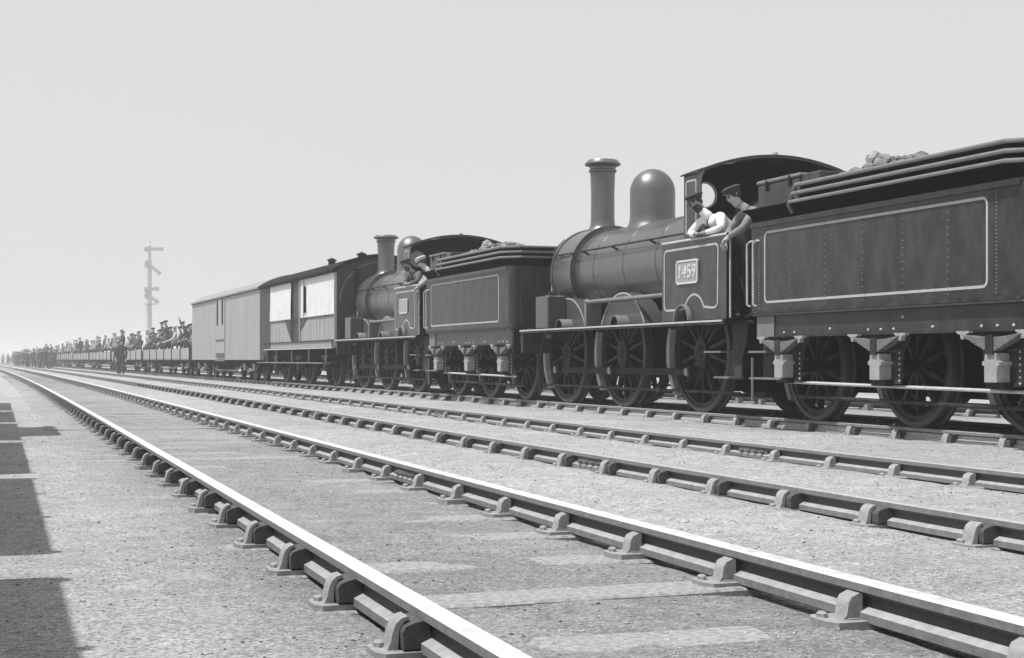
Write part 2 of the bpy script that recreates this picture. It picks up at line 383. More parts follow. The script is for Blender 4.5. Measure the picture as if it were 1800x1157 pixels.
# ------------------------------------------------------------------ tracks
def bullhead(path, pale=False):
    """double-headed rail swept along a list of (x, y); slot 0 side, 1 top, 2 foot ledge toned as lit"""
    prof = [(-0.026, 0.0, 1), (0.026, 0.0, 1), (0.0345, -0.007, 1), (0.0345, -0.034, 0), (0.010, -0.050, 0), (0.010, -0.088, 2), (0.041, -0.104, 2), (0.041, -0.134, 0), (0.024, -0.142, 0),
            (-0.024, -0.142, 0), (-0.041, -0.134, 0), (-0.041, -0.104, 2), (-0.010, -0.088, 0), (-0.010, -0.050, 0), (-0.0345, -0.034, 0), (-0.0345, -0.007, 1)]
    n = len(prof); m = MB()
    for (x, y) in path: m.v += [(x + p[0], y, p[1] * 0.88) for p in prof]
    mid = [1, 1, 3, 0, 0, 2, 3, 0, 0, 0, 3, 2, 0, 0, 3, 1]  # tones paint shade on the web and light on the foot
    if pale: mid = [1, 1, 3, 0, 2, 2, 2, 0, 0, 0, 2, 2, 2, 0, 3, 1]  # lighter web and foot sides paint this rail as sunlit
    for i in range(len(path) - 1):
        for j in range(n):
            a = i * n + j; b = i * n + (j + 1) % n
            m.f.append((a, b, b + n, a + n)); m.mi.append(mid[j])
    m.f.append(tuple(range(n))); m.mi.append(0); e = (len(path) - 1) * n; m.f.append(tuple(range(e, e + n))); m.mi.append(0)
    return m
def chair_meshes(sgn):
    """rail chair at the origin (rail centre), sgn=-1: outer, key side towards -x"""
    m = MB()
    m.prism([(-0.19, -0.05), (-0.165, -0.085), (0.165, -0.085), (0.19, -0.05), (0.19, 0.05), (0.165, 0.085), (-0.165, 0.085), (-0.19, 0.05)], 'z', -0.182, -0.148)
    # outer jaw: tall curved bracket
    jo = [(-0.148, -0.150), (-0.136, -0.120), (-0.130, -0.085), (-0.118, -0.052), (-0.100, -0.034), (-0.080, -0.028), (-0.074, -0.036), (-0.094, -0.050), (-0.108, -0.078), (-0.112, -0.15)]
    ji = [(0.112, -0.150), (0.098, -0.128), (0.092, -0.085), (0.080, -0.060), (0.048, -0.044), (0.0355, -0.048), (0.0355, -0.15)]
    m.prism([(p[0] * -sgn, p[1]) for p in jo], 'y', -0.040, 0.040)
    m.prism([(p[0] * -sgn, p[1]) for p in ji], 'y', -0.036, 0.036)
    m.box(-0.098, 0.04, -0.05, 0.05, -0.150, -0.1435)
    for x in (-0.158, 0.158):
        m.lathe([(0.020, 0.0), (0.020, 0.016), (0.012, 0.024), (0.0, 0.026)], (x * 0.98, 0.030 if x < 0 else -0.03, -0.148), n=7)
    m.v = [(p[0] * 0.86, p[1], p[2] * 0.76) for p in m.v]
    me = m.mesh('chair', 'chair_iron', smooth=True, sharp=40)
    k = MB(); kp = [(-0.104, -0.140), (-0.106, -0.080), (-0.096, -0.060), (-0.072, -0.048), (-0.040, -0.040), (-0.018, -0.058), (-0.012, -0.10), (-0.034, -0.118), (-0.040, -0.140)]
    k.prism([(p[0] * -sgn, p[1]) for p in kp], 'y', -0.085, 0.060)
    k.v = [(p[0] * 0.86, p[1], p[2] * 0.76) for p in k.v]
    return me, k.mesh('key', 'key_wood')
# sleeper: slightly irregular baulk
def sleeper_mesh(seed):
    rs = random.Random(seed); m = MB(); n = 9; L_ = 1.30
    ring = []
    for i in range(n):
        x = -L_ + 2 * L_ * i / (n - 1); w = 0.125 + rs.uniform(-0.008, 0.008); t = rs.uniform(-0.004, 0.003)
        ring.append([(x, -w, -0.13), (x, w, -0.13), (x, w, -0.008 + t), (x, w - 0.012, t), (x, -w + 0.012, t), (x, -w, -0.008 + t)])
    for r in ring: m.v += r
    for i in range(n - 1):
        for j in range(6):
            a = i * 6 + j; b = i * 6 + (j + 1) % 6; m.f.append((a, b, b + 6, a + 6)); m.mi.append(0)
    m.f.append(tuple(range(6))); m.f.append(tuple(range((n - 1) * 6, n * 6))); m.mi += [0, 0]
    return m.mesh('sleeper', 'sleeper_wood')
SLP = [sleeper_mesh(i) for i in range(5)]
CH_L = chair_meshes(-1); CH_R = chair_meshes(1)
def fishplate_mesh():
    m = MB()
    m.prism([(-0.030, -0.112), (-0.018, -0.046), (-0.010, -0.046), (-0.010, -0.112)], 'y', -0.23, 0.23)
    m.prism([(0.030, -0.112), (0.018, -0.046), (0.010, -0.046), (0.010, -0.112)], 'y', -0.23, 0.23)
    for y in (-0.17, -0.058, 0.058, 0.17):
        for s in (-1, 1):
            m.lathe([(0.019, 0), (0.019, s * 0.02), (0.011, s * 0.021), (0.011, s * 0.036), (0, s * 0.036)], (s * 0.024, y, -0.08), axis='x', n=6)
    m.v = [(p[0], p[1], p[2] * 0.80) for p in m.v]
    return m.mesh('fishplate', 'fish_iron', smooth=True)
FISH = fishplate_mesh()
def track(label, xl, xr, curved, y0, y1, yind, dull, joints, phase, zs=-0.172, far_end=420, first=0):
    T = thing('railway_track', label, None, (0, 0, 0), kind='structure')
    KZ = 0.76
    sx = shift if curved else (lambda y: 0.0)
    step = 0.84
    ys = [y0] + [y for y in np.arange(-4, 60, 1.5) if y > y0] + [float(y) for y in range(60, 200, 10)] + [250, 320, far_end]
    for x in (xl, xr):
        bullhead([(x + sx(y), y) for y in ys], x == 8.88).build('rail', ['rail_side_shade', 'rail_top_dull' if dull else 'rail_top', 'rail_foot_lit', 'rail_head'], T, smooth=True)
    y = y0 + phase; rs = random.Random(int(xl * 100)); k = 0
    stuff_c = MB(); cm = (xl + xr) / 2
    while y < y1:
        a = math.atan((sx(y + 0.5) - sx(y - 0.5)))
        if y < yind and y > first:
            o = link_mesh('sleeper', SLP[k % 5], T, (cm + sx(y) + rs.uniform(-0.04, 0.04), y, zs + rs.uniform(-0.006, 0.006)))
            o.rotation_euler = (rs.uniform(-0.006, 0.006), rs.uniform(-0.004, 0.004), -a + rs.uniform(-0.008, 0.008))
            for (x, cmesh) in ((xl, CH_L), (xr, CH_R)):
                c = link_mesh('chair', cmesh[0], T, (x + sx(y), y, 0)); c.rotation_euler = (0, 0, -a)
                kk = link_mesh('key', cmesh[1], c, (0, rs.uniform(-0.02, 0.015), 0))
        elif y > first:
            for x, sg in ((xl, -1), (xr, 1)):
                X = x + sx(y); stuff_c.box(X + sg * 0.13, X + sg * 0.02, y - 0.05, y + 0.05, -0.14, -0.025); stuff_c.box(X - sg * 0.09, X - sg * 0.03, y - 0.045, y + 0.045, -0.14, -0.04)
            if y < 90: stuff_c.box(cm + sx(y) - 1.3, cm + sx(y) + 1.3, y - 0.12, y + 0.12, -0.3, zs)
        k += 1; y += step
    if stuff_c.v: stuff_c.build('distant_chairs', 'chair_iron', T, kind='stuff')
    for (x, yj) in joints:
        link_mesh('fishplate', FISH, T, (x + sx(yj), yj, 0))
    return T
track('nearest track with bright polished rails crossing the foreground', D1, D2, True, -4, 130, 46, False, [(D2, 9.48), (D2, 31), (D1, 21.5)], 0.46, zs=-0.1315, first=1.2)
track('middle track with dull rails between the foreground track and the train', D3, D4, True, -4, 130, 46, True, [(D3, 10.08), (D3, 20.16), (D4, 10.92), (D4, 20.16)], 0.22, zs=-0.118, first=4)
track('track under the two locomotives and their train', 8.88, 10.32, False, -2, 140, 44, True, [(8.88, 20.97), (8.88, 31.05)], 0.71, zs=-0.118, first=6)
track('far track half hidden behind the locomotives', 13.35, 14.8, False, -2, 100, 20, True, [], 0.5, zs=-0.118, first=9)

# ------------------------------------------------------------------ wheels and running gear
def spoked_wheel(parent, x, y, r, nsp, side=-1, crank=None, tread=0.13, name='wheel'):
    """wheel > tyre; outer face looks towards side (x), centre at height r"""
    w = MB(); xo = x; xi = x - side * tread            # xo outer face
    a, b = (xo, xi)
    # rim
    rim = [(r - 0.055, 0.0), (r - 0.055, 1.0), (r - 0.12, 1.0), (r - 0.12, 0.0), (r - 0.055, 0.0)]
    X = lambda t: a + (b - a) * t
    m = w; m.lathe([(p[0], X(0.12 + 0.76 * p[1])) for p in rim], (0, 0, 0), 'x', 40, caps=False)
    hub = 0.135 if crank else 0.10
    m.lathe([(0.0, X(-0.12)), (hub * 0.72, X(-0.12)), (hub, X(0.0)), (hub * 1.1, X(0.9)), (0, X(0.9))], (0, 0, 0), 'x', 20, caps=False)
    for i in range(nsp):
        t = 2 * math.pi * (i + 0.5) / nsp; c, s_ = math.cos(t), math.sin(t)
        h0, h1 = 0.024, 0.016
        vs = []
        for rr, h, wx in ((hub * 0.6, h0, 0.42), (r - 0.10, h1, 0.30)):
            for sx in (-1, 1):
                for st in (-1, 1):
                    vs.append((X(0.5 + sx * wx * 0.9), c * rr - s_ * h * st, s_ * rr + c * h * st))
        m.add(vs, [(0, 1, 3, 2), (4, 6, 7, 5), (0, 4, 5, 1), (2, 3, 7, 6), (0, 2, 6, 4), (1, 5, 7, 3)])
    if crank is not None:                               # crank boss and pin
        cy, cz = crank
        L_ = math.hypot(cy, cz); uy, uz = cy / L_, cz / L_
        pts = []
        for k in range(12):
            t = math.pi * k / 11; q = math.atan2(uz, uy)
            pts.append((cy + 0.10 * math.cos(q - math.pi / 2 + t), cz + 0.10 * math.sin(q - math.pi / 2 + t)))
        for k in range(12):
            t = math.pi * k / 11; q = math.atan2(uz, uy)
            pts.append((0.17 * math.cos(q + math.pi / 2 + t), 0.17 * math.sin(q + math.pi / 2 + t)))
        m.prism(pts, 'x', X(-0.10), X(0.5))
        # balance weight opposite the crank: crescent inside the rim
        q = math.atan2(-uz, -uy); pts = []
        for k in range(13):
            t = q - 0.62 + 1.24 * k / 12; pts.append(((r - 0.11) * math.cos(t), (r - 0.11) * math.sin(t)))
        for k in range(13):
            t = q + 0.62 - 1.24 * k / 12; pts.append(((r - 0.29 - 0.0 * abs(k - 6)) * math.cos(t), (r - 0.29) * math.sin(t)))
        m.prism(pts, 'x', X(0.0), X(0.8))
    o = m.build(name, 'wheel_paint', parent, smooth=True, loc=(0, y, r))
    t = MB(); t.lathe([(r - 0.056, X(0.0)), (r - 0.008, X(0.0)), (r, X(0.10)), (r + 0.0, X(0.72)), (r + 0.030, X(0.80)), (r + 0.030, X(1.0)), (r - 0.056, X(1.0)), (r - 0.056, X(0.0))], (0, 0, 0), 'x', 48, caps=False)
    t.build('tyre', 'tyre_steel', o, smooth=True)
    return o
def leaf_spring(parent, x, y, ztop, half, n=7, dz=0.021, sag=0.055, w=0.085, matn='spring_steel'):
    m = MB()
    for k in range(n):
        hl = half * (1 - k / (n + 0.6)) if k else half
        seg = 8; prev = None
        for i in range(seg + 1):
            yy = -hl + 2 * hl * i / seg; z = ztop - dz * k - sag + sag * (yy / half) ** 2
            ring = [(x - w / 2, y + yy, z - dz + 0.003), (x + w / 2, y + yy, z - dz + 0.003), (x + w / 2, y + yy, z), (x - w / 2, y + yy, z)]
            k0 = len(m.v); m.v += ring
            if prev is not None:
                for j in range(4):
                    a, b = prev + j, prev + (j + 1) % 4; m.f.append((a, b, b + 4, a + 4)); m.mi.append(0)
            else: m.f.append((k0, k0 + 1, k0 + 2, k0 + 3)); m.mi.append(0)
            prev = k0
        m.f.append((prev, prev + 3, prev + 2, prev + 1)); m.mi.append(0)
    o = m.build('spring', matn, parent)
    b = MB(); zb = ztop - sag - dz * n
    b.box(x - w / 2 - 0.012, x + w / 2 + 0.012, y - 0.05, y + 0.05, zb - 0.025, ztop - sag + 0.02); b.build('buckle', 'grimy_frame', o)
    return o
def buffer(parent, x, y0, dy, z=0.99, r=0.21, matn='grimy_frame'):
    m = MB(); s_ = 1 if dy > 0 else -1
    m.lathe([(0.0, y0), (0.15, y0), (0.15, y0 + s_ * 0.05), (0.115, y0 + s_ * 0.07), (0.095, y0 + dy * 0.62), (0.0, y0 + dy * 0.62)], (x, 0, z), 'y', 20, caps=False)
    o = m.build('buffer', matn, parent, smooth=True)
    h = MB(); h.lathe([(0.05, y0 + dy * 0.5), (0.05, y0 + dy - s_ * 0.045), (r, y0 + dy - s_ * 0.040), (r, y0 + dy - s_ * 0.015), (r * 0.6, y0 + dy - s_ * 0.003), (0.0, y0 + dy)], (x, 0, z), 'y', 24, caps=False)
    h.build('buffer_head', 'tyre_steel', o, smooth=True)
    return o
def rivets(parent, pts, x, r=0.011, nx=-1, name='rivets', matn='rivet_paint'):
    m = MB()
    for (y, z) in pts:
        k0 = len(m.v); n = 6
        for rr, h in ((r, 0.0), (r * 0.7, 0.55 * r)):
            for j in range(n):
                a = 2 * math.pi * j / n; m.v.append((x + nx * h, y + rr * math.cos(a), z + rr * math.sin(a)))
        m.v.append((x + nx * r * 0.8, y, z))
        for j in range(n):
            a, b = k0 + j, k0 + (j + 1) % n; m.f.append((a, b, b + n, a + n)); m.f.append((a + n, b + n, k0 + 2 * n)); m.mi += [0, 0]
    return m.build(name, matn, parent, kind='stuff')

# ------------------------------------------------------------------ locomotive (built once, front towards +y, cab rear at y=0)
def text_mesh(body, size, ext, matn):
    cu = bpy.data.curves.new('number', 'FONT'); cu.body = body; cu.size = size; cu.extrude = ext; cu.align_x = 'CENTER'; cu.align_y = 'CENTER'
    cu.space_character = 1.12
    o = bpy.data.objects.new('number', cu); C.objects.link(o); bpy.context.view_layer.update()
    me = bpy.data.meshes.new_from_object(o.evaluated_get(bpy.context.evaluated_depsgraph_get()))
    bpy.data.objects.remove(o); me.materials.clear(); me.materials.append(MATS[matn]); me.name = 'number'
    return me
AX = (6.15, 4.03, 1.57); WR = 0.78; PINZ = -0.26
BC = 2.05                                               # boiler centre height
def locomotive(label, loc):
    T = thing('steam_locomotive', label, 'locomotive', loc, group='six-wheeled steam locomotives heading the train')
    # frames, ashpan, inside gear
    m = MB()
    for s_ in (-1, 1): m.box(s_ * 0.60, s_ * 0.57, -0.10, 6.9, 0.55, 1.128)
    m.box(-0.5, 0.5, 0.25, 2.3, 0.28, 1.2); m.box(-0.45, 0.45, 4.6, 6.7, 0.62, 1.3); m.box(-0.56, 0.56, -0.1, 0.2, 0.5, 1.12)
    m.box(-0.4, 0.4, 2.4, 4.6, 0.6, 1.0)
    m.build('frame', 'soot_shade_black', T)
    for y in AX:
        MB().lathe([(0.09, -0.75), (0.09, 0.75)], (0, y, WR), 'x', 12).build('axle', 'black_iron', T)
        for s_ in (-1, 1): spoked_wheel(T, s_ * 0.73, y, WR, 14, s_, crank=(0.0, PINZ))
    for s_ in (-1, 1):
        m = MB(); x = s_ * 0.86
        m.box(x - 0.025, x + 0.025, AX[2] + 0.12, AX[0] - 0.12, WR + PINZ - 0.045, WR + PINZ + 0.045, b=0.008)
        for y in AX: m.lathe([(0.0, x - 0.05), (0.085, x - 0.05), (0.085, x + 0.05), (0.0, x + 0.05)], (0, y, WR + PINZ), 'x', 18, caps=False)
        m.build('coupling_rod', 'black_iron', T, smooth=True)
        for y in AX: MB().lathe([(0.04, s_ * 0.62), (0.04, s_ * 0.93), (0.055, s_ * 0.93), (0.055, s_ * 0.95), (0, s_ * 0.95)], (0, y, WR + PINZ), 'x', 12).build('crank_pin', 'bright_steel', T, smooth=True)
    # brake blocks ahead of each wheel, hangers and pull rod
    for y in AX:
        for s_ in (-1, 1):
            pts = []
            for k in range(7):
                t = R(-40 + 62 * k / 6); pts.append((y + (WR + 0.012) * math.cos(t), WR + (WR + 0.012) * math.sin(t)))
            for k in range(7):
                t = R(22 - 62 * k / 6); pts.append((y + (WR + 0.085 + 0.02 * math.sin(k / 6 * 3.14)) * math.cos(t), WR + (WR + 0.085) * math.sin(t)))
            b = MB().prism(pts, 'x', s_ * 0.66, s_ * 0.80).build('brake_block', 'axlebox_iron', T)
            MB().box(s_ * 0.65, s_ * 0.69, y + WR + 0.05, y + WR + 0.09, 0.35, 1.12).build('brake_hanger', 'grimy_frame', b)
    for s_ in (-1, 1):
        m = MB(); m.tube([(s_ * 0.80, 0.4, 0.27), (s_ * 0.80, 7.0, 0.275)], 0.018, 8)
        for y in (1.9, 2.05, 2.6): m.box(s_ * 0.77, s_ * 0.83, y, y + 0.09, 0.24, 0.31)
        m.build('brake_rod', 'grimy_frame', T)
        MB().tube([(s_ * 0.95, 6.55, 1.12), (s_ * 0.93, 6.9, 0.6), (s_ * 0.80, 7.15, 0.12)], 0.02).build('guard_iron', 'grimy_frame', T)
    # running plate
    m = MB(); m.box(-1.215, 1.215, 0.0, 6.9, 1.132, 1.16); m.build('running_plate', 'black_iron', T)
    for s_ in (-1, 1):
        MB().box(s_ * 1.217, s_ * 1.235, 0.0, 6.95, 1.098, 1.150).build('valance', 'grimy_frame', T)
        MB().box(s_ * 1.237, s_ * 1.245, 0.03, 6.93, 1.128, 1.149).build('valance_highlight', 'pale_edge', T)  # pale strip painted as the highlight along the plate edge
    MB().box(-1.20, 1.20, 6.902, 6.97, 0.78, 1.13).build('buffer_beam', 'grimy_frame', T)
    for s_ in (-1, 1): buffer(T, s_ * 0.87, 6.97, 0.40)
    # splashers
    for i, y in enumerate(AX):
        for s_ in (-1, 1):
            if i < 2 or True:
                rr = WR + 0.085; a = math.degrees(math.asin((1.162 - WR) / rr)); n = 20
                arc = circ(y, WR, rr, n, a, 180 - a, True)
                if i == 2: continue
                sp = MB().prism(arc, 'x', s_ * 0.735, s_ * 0.45).build('splasher', 'splasher_paint', T, smooth=True)
                ribbon([(p[0], p[1]) for p in circ(y, WR, rr - 0.012, n, a, 180 - a, True)], 0.024, 'x', s_ * 0.737, s_ * 0.004, closed=False).build('lining', 'lining_paint', sp)
    for y, x0 in ((AX[0] - 0.14, 0.74), (AX[1] - 0.14, 0.74)):
        for s_ in (-1, 1):
            r0 = 0.145
            xo = s_ * 0.93; xi = s_ * (0.74 if x0 < 1 else 1.19)
            if x0 < 1:
                m = MB(); m.lathe([(r0, xo), (r0, xi), (r0 - 0.015, xi), (r0 - 0.015, xo), (r0, xo)], (0, y, 1.162), 'x', 14, a0=0, a1=math.pi, caps=False)
                m.build('rod_splasher', 'grey_paint', T, smooth=True)
                m = MB(); m.prism(circ(y, 1.162, r0 - 0.017, 12, 0, 180, True), 'x', s_ * 0.905, s_ * 0.92); m.build('rod_splasher_end', 'soot_shade_black', T)
    for s_ in (-1, 1):                                   # sandboxes at the front and their pipes
        b = MB().box(s_ * 0.74, s_ * 1.05, 6.18, 6.72, 1.162, 1.68, b=0.015).build('sandbox', 'splasher_paint', T)
        MB().lathe([(0.09, 0), (0.09, 0.03), (0.03, 0.035), (0.03, 0.07), (0, 0.07)], (s_ * 0.9, 6.45, 1.68), n=12).build('sandbox_lid', 'grimy_frame', b, smooth=True)
        MB().box(s_ * 0.66, s_ * 0.9, 4.98, 5.06, 1.162, 1.52).build('bracket', 'grey_paint', T)
        MB().tube([(s_ * 0.80, 1.2, 1.54), (s_ * 0.80, 5.15, 1.54), (s_ * 0.80, 5.17, 1.54), (s_ * 0.80, 5.2, 1.54)], [0.034, 0.034, 0.055, 0.055], 10).build('ejector_pipe', 'grey_paint', T, smooth=True)
    # boiler, firebox, smokebox
    m = MB(); m.lathe([(0.655, 1.25), (0.655, 6.02)], (0, 0, BC), 'y', 56); bo = m.build('boiler', 'boiler_paint', T, smooth=True)
    for y in (2.0, 3.1, 4.2, 5.3):
        MB().lathe([(0.657, y), (0.662, y + 0.004), (0.662, y + 0.05), (0.657, y + 0.054)], (0, 0, BC), 'y', 56, caps=False).build('boiler_band', 'boiler_paint', bo, smooth=True)
    m = MB(); arc = circ(0, BC, 0.665, 28, 0, 180, True) + [(-0.60, 1.17), (0.60, 1.17)]
    m.prism(arc, 'y', 0.62, 1.9); m.build('firebox', 'boiler_paint', T, smooth=True)
    m = MB(); sa = circ(0, BC, 0.725, 32, -38, 218, True) + [(-0.60, 1.45), (-0.68, 1.17), (0.68, 1.17), (0.60, 1.45)]
    m.prism(sa, 'y', 6.02, 6.86); sm = m.build('smokebox', 'boiler_paint', T, smooth=True)
    for y in (6.02, 6.80):
        ribbon(sa, 0.035, 'y', y, 0.07).build('wrapper_band', 'boiler_paint', sm, smooth=True)
    m = MB(); m.lathe([(0.55, 6.86), (0.53, 6.90), (0.40, 6.93), (0.0, 6.96)], (0, 0, BC), 'y', 36, caps=False); m.build('smokebox_door', 'black_iron', T, smooth=True)
    # chimney
    prof = [(0.29, -0.08), (0.27, -0.02), (0.225, 0.03), (0.200, 0.08), (0.190, 0.18), (0.188, 0.60), (0.200, 0.90), (0.205, 0.93), (0.225, 0.945), (0.225, 0.965), (0.208, 0.98), (0.212, 1.02), (0.245, 1.035), (0.285, 1.05), (0.290, 1.075), (0.262, 1.10), (0.24, 1.13), (0.17, 1.14), (0.155, 1.12), (0.155, 0.8), (0, 0.8)]
    MB().lathe(prof, (0, 6.45, 2.74), n=40, caps=False).build('chimney', 'dome_paint', T, smooth=True)
    prof = [(0.43, -0.15), (0.40, -0.05), (0.362, 0.01), (0.342, 0.07), (0.336, 0.16), (0.336, 0.50)] + [(0.336 * math.cos(R(a)), 0.50 + 0.345 * math.sin(R(a))) for a in (10, 22, 34, 46, 58, 70, 80)] + [(0, 0.845)]
    MB().lathe(prof, (0, 4.58, 2.665), n=44, caps=False).build('dome', 'dome_paint', T, smooth=True)
    for s_ in (-1, 1):                                   # boiler handrail with knobs, curling over the smokebox
        pth = [(s_ * 0.70, 1.26, 2.34), (s_ * 0.70, 6.2, 2.34), (s_ * 0.72, 6.7, 2.34), (s_ * 0.66, 6.93, 2.42), (s_ * 0.45, 6.97, 2.62)]
        hr = MB().tube(pth, 0.015, 8).build('handrail', 'grimy_frame', T, smooth=True)
        for y in (1.9, 3.2, 4.5, 5.6, 6.5):
            MB().tube([(s_ * 0.57, y, 2.28), (s_ * 0.70, y, 2.34)], [0.022, 0.016], 8).build('knob', 'grimy_frame', hr)
        MB().tube([(s_ * 0.70, 7.0 - 0.12, 1.17), (s_ * 0.70, 6.90, 2.2)], 0.014).build('lamp_iron', 'lining_paint', T)
    # cab
    r0 = 0.30
    for s_ in (-1, 1):
        # lower side sheet with an arch over the trailing splasher
        ac = AX[2] - 0.45
        a = circ(ac, 1.162, 0.19, 12, 0, 180, True)
        outer = [(0.0, 1.162)] + [(0.0, 2.15), (1.76, 2.15), (1.76, 1.162)] + a
        m = MB(); m.prism(outer, 'x', s_ * 1.17, s_ * 1.19); sd = m.build('cab_side', 'engine_paint', T)
        MB().tube([(s_ * 1.182, 0.0, 2.157), (s_ * 1.182, 1.77, 2.157)], 0.017, 8).build('beading', 'pale_edge', sd, smooth=True)
        MB().box(s_ * 1.165, s_ * 1.198, -0.022, 0.0, 1.162, 2.17).build('beading', 'soot_shade_black', sd)
        m = MB(); m.lathe([(0.205, s_ * 1.19), (0.205, s_ * 1.245), (0.185, s_ * 1.245), (0.185, s_ * 1.19)], (0, ac, 1.162), 'x', 16, a0=0, a1=math.pi, caps=False); m.lathe([(0.19, s_ * 1.19), (0.19, s_ * 0.80)], (0, ac, 1.162), 'x', 16, a0=0, a1=math.pi, caps=False)
        m.lathe([(0.175, s_ * 1.188), (0.175, s_ * 0.80)], (0, ac, 1.162), 'x', 16, a0=0, a1=math.pi, caps=False); m.build('rod_splasher', 'grey_paint', T, smooth=True)
        # white lining
        y0, y1, z0, z1, rr = 0.22, 1.69, 1.30, 2.06, 0.07
        lp = [(y0 + rr + rr * math.cos(R(t)), z1 - rr + rr * math.sin(R(t))) for t in (180, 150, 120, 90)]
        lp += [(y1 - rr + rr * math.cos(R(t)), z1 - rr + rr * math.sin(R(t))) for t in (90, 60, 30, 0)]
        lp += [(y1 - rr + rr * math.cos(R(t)), z0 + rr + rr * math.sin(R(t))) for t in (0, -30, -60, -90)]
        lp += [(1.22, z0)] + [(ac - 0.27 + 0.30 * math.cos(R(t)), 1.16 + 0.32 * math.sin(R(t))) for t in range(30, 151, 12)]
        lp += [(0.36, z0 + 0.0), (0.28, z0 + 0.01), (y0 + 0.015, z0 + 0.05)]
        ribbon(lp, 0.026, 'x', s_ * 1.191, s_ * 0.003).build('lining', 'lining_paint', sd)
        # number plate
        py, pz = 1.02, 1.765
        pl = MB().prism(rrect(py - 0.30, py + 0.30, pz - 0.15, pz + 0.15, 0.045), 'x', s_ * 1.1915, s_ * 1.206).build('number_plate', 'brass_plate', T)
        ribbon(rrect(py - 0.288, py + 0.288, pz - 0.138, pz + 0.138, 0.04), 0.022, 'x', s_ * 1.207, s_ * 0.006).build('plate_rim', 'brass_number', pl)
        num = link_mesh('number', text_mesh('1459', 0.235, 0.004, 'brass_number'), pl, (s_ * 1.209, py, pz - 0.005))
        num.rotation_euler = (R(90), 0, R(-90) if s_ < 0 else R(90))
        # upper side sheet, rear edge cut in a curve
        up = [(1.27, 2.172), (1.27, 2.985), (0.70, 2.985), (0.78, 2.93), (0.81, 2.82), (0.82, 2.62), (0.80, 2.42), (0.70, 2.27), (0.52, 2.20), (0.35, 2.172)]
        us = MB().prism(up, 'x', s_ * 1.105, s_ * 1.122).build('cab_upper_side', 'engine_paint', T)
        ribbon(rrect(0.93, 1.20, 2.25, 2.90, 0.03), 0.022, 'x', s_ * 1.1235, s_ * 0.003).build('lining', 'lining_paint', us)
    # weatherboard with round windows
    roofz = lambda x: 3.235 - 0.235 * (x / 1.13) ** 2
    outer = [(-1.10, 1.17), (1.10, 1.17)] + [(x, roofz(x) - 0.022) for x in (1.10, 0.9, 0.6, 0.3, 0, -0.3, -0.6, -0.9, -1.10)]
    m = plate_holes(outer, [circ(-0.84, 2.75, 0.15, 20), circ(0.84, 2.75, 0.15, 20)], 'y', 1.25, 0.018)
    wb = m.build('weatherboard', 'soot_shade_black', T)  # near-black colour stands in for the shade inside the cab
    for s_ in (-1, 1):
        MB().lathe([(0.15, 1.235), (0.168, 1.235), (0.168, 1.249), (0.15, 1.249), (0.15, 1.235)], (s_ * 0.84, 0, 2.75), 'y', 24, caps=False).build('window_rim', 'brass_plate', wb, smooth=True)
        MB().lathe([(0.148, 1.255), (0.148, 1.260)], (s_ * 0.84, 0, 2.75), 'y', 24).build('window_pane', 'clear_glass', wb)
    xs = [1.15 - 2.30 * i / 16 for i in range(17)]
    m = MB(); m.prism([(x, roofz(x)) for x in xs] + [(x, roofz(x) - 0.02) for x in reversed(xs)], 'y', 0.86, 1.31); rf = m.build('roof', 'black_iron', T, smooth=True)
    MB().prism([(x, roofz(x) + 0.012) for x in xs] + [(x, roofz(x) - 0.03) for x in reversed(xs)], 'y', 0.838, 0.858).build('roof_edge', 'engine_paint', rf, smooth=True)
    MB().lathe([(0.03, 0), (0.04, 0.02), (0.04, 0.06), (0, 0.07)], (0.02, 1.0, 3.235), n=12).build('whistle', 'brass_number', rf, smooth=True)
    # footplate interior
    m = MB(); m.box(-1.15, 1.15, -0.42, 1.25, 1.10, 1.131); m.build('footplate', 'soot_shade_black', T)
    m = MB(); m.box(-0.55, 0.55, 0.56, 0.62, 1.2, 2.5); m.lathe([(0.17, 0.5), (0.17, 0.56)], (0, 0, 1.6), 'y', 14)
    m.tube([(-0.3, 0.52, 2.1), (-0.3, 0.52, 2.55), (0.2, 0.52, 2.6)], 0.02); m.tube([(-0.1, 0.45, 2.3), (0.25, 0.42, 2.0)], 0.018); m.build('backhead', 'soot_shade_black', T)
    for s_ in (-1, 1):
        hr = MB().tube([(s_ * 1.20, -0.10, 1.17), (s_ * 1.20, -0.10, 2.22)], 0.013).build('grab_rail', 'lining_paint', T)
        # steps
        st = MB(); st.prism([(-0.15, 1.13), (0.25, 1.13), (0.20, 0.9), (0.30, 0.62), (0.34, 0.44), (-0.02, 0.44), (-0.02, 0.7), (-0.12, 0.9)], 'x', s_ * 0.98, s_ * 1.0); sp = st.build('step_bracket', 'grimy_frame', T)
        for z, y0, y1 in ((0.76, 0.18, 0.62), (0.455, -0.02, 0.36)):
            MB().box(s_ * 0.98, s_ * 1.18, y0, y1, z, z + 0.022).build('step', 'grey_paint', sp)
    return T
A_Y = 15.85; B_Y = 28.75; XC = 9.6
locoA = locomotive('nearest steam locomotive, with capped chimney, tall dome and number plate 1459 on its cab', (XC, A_Y, 0))

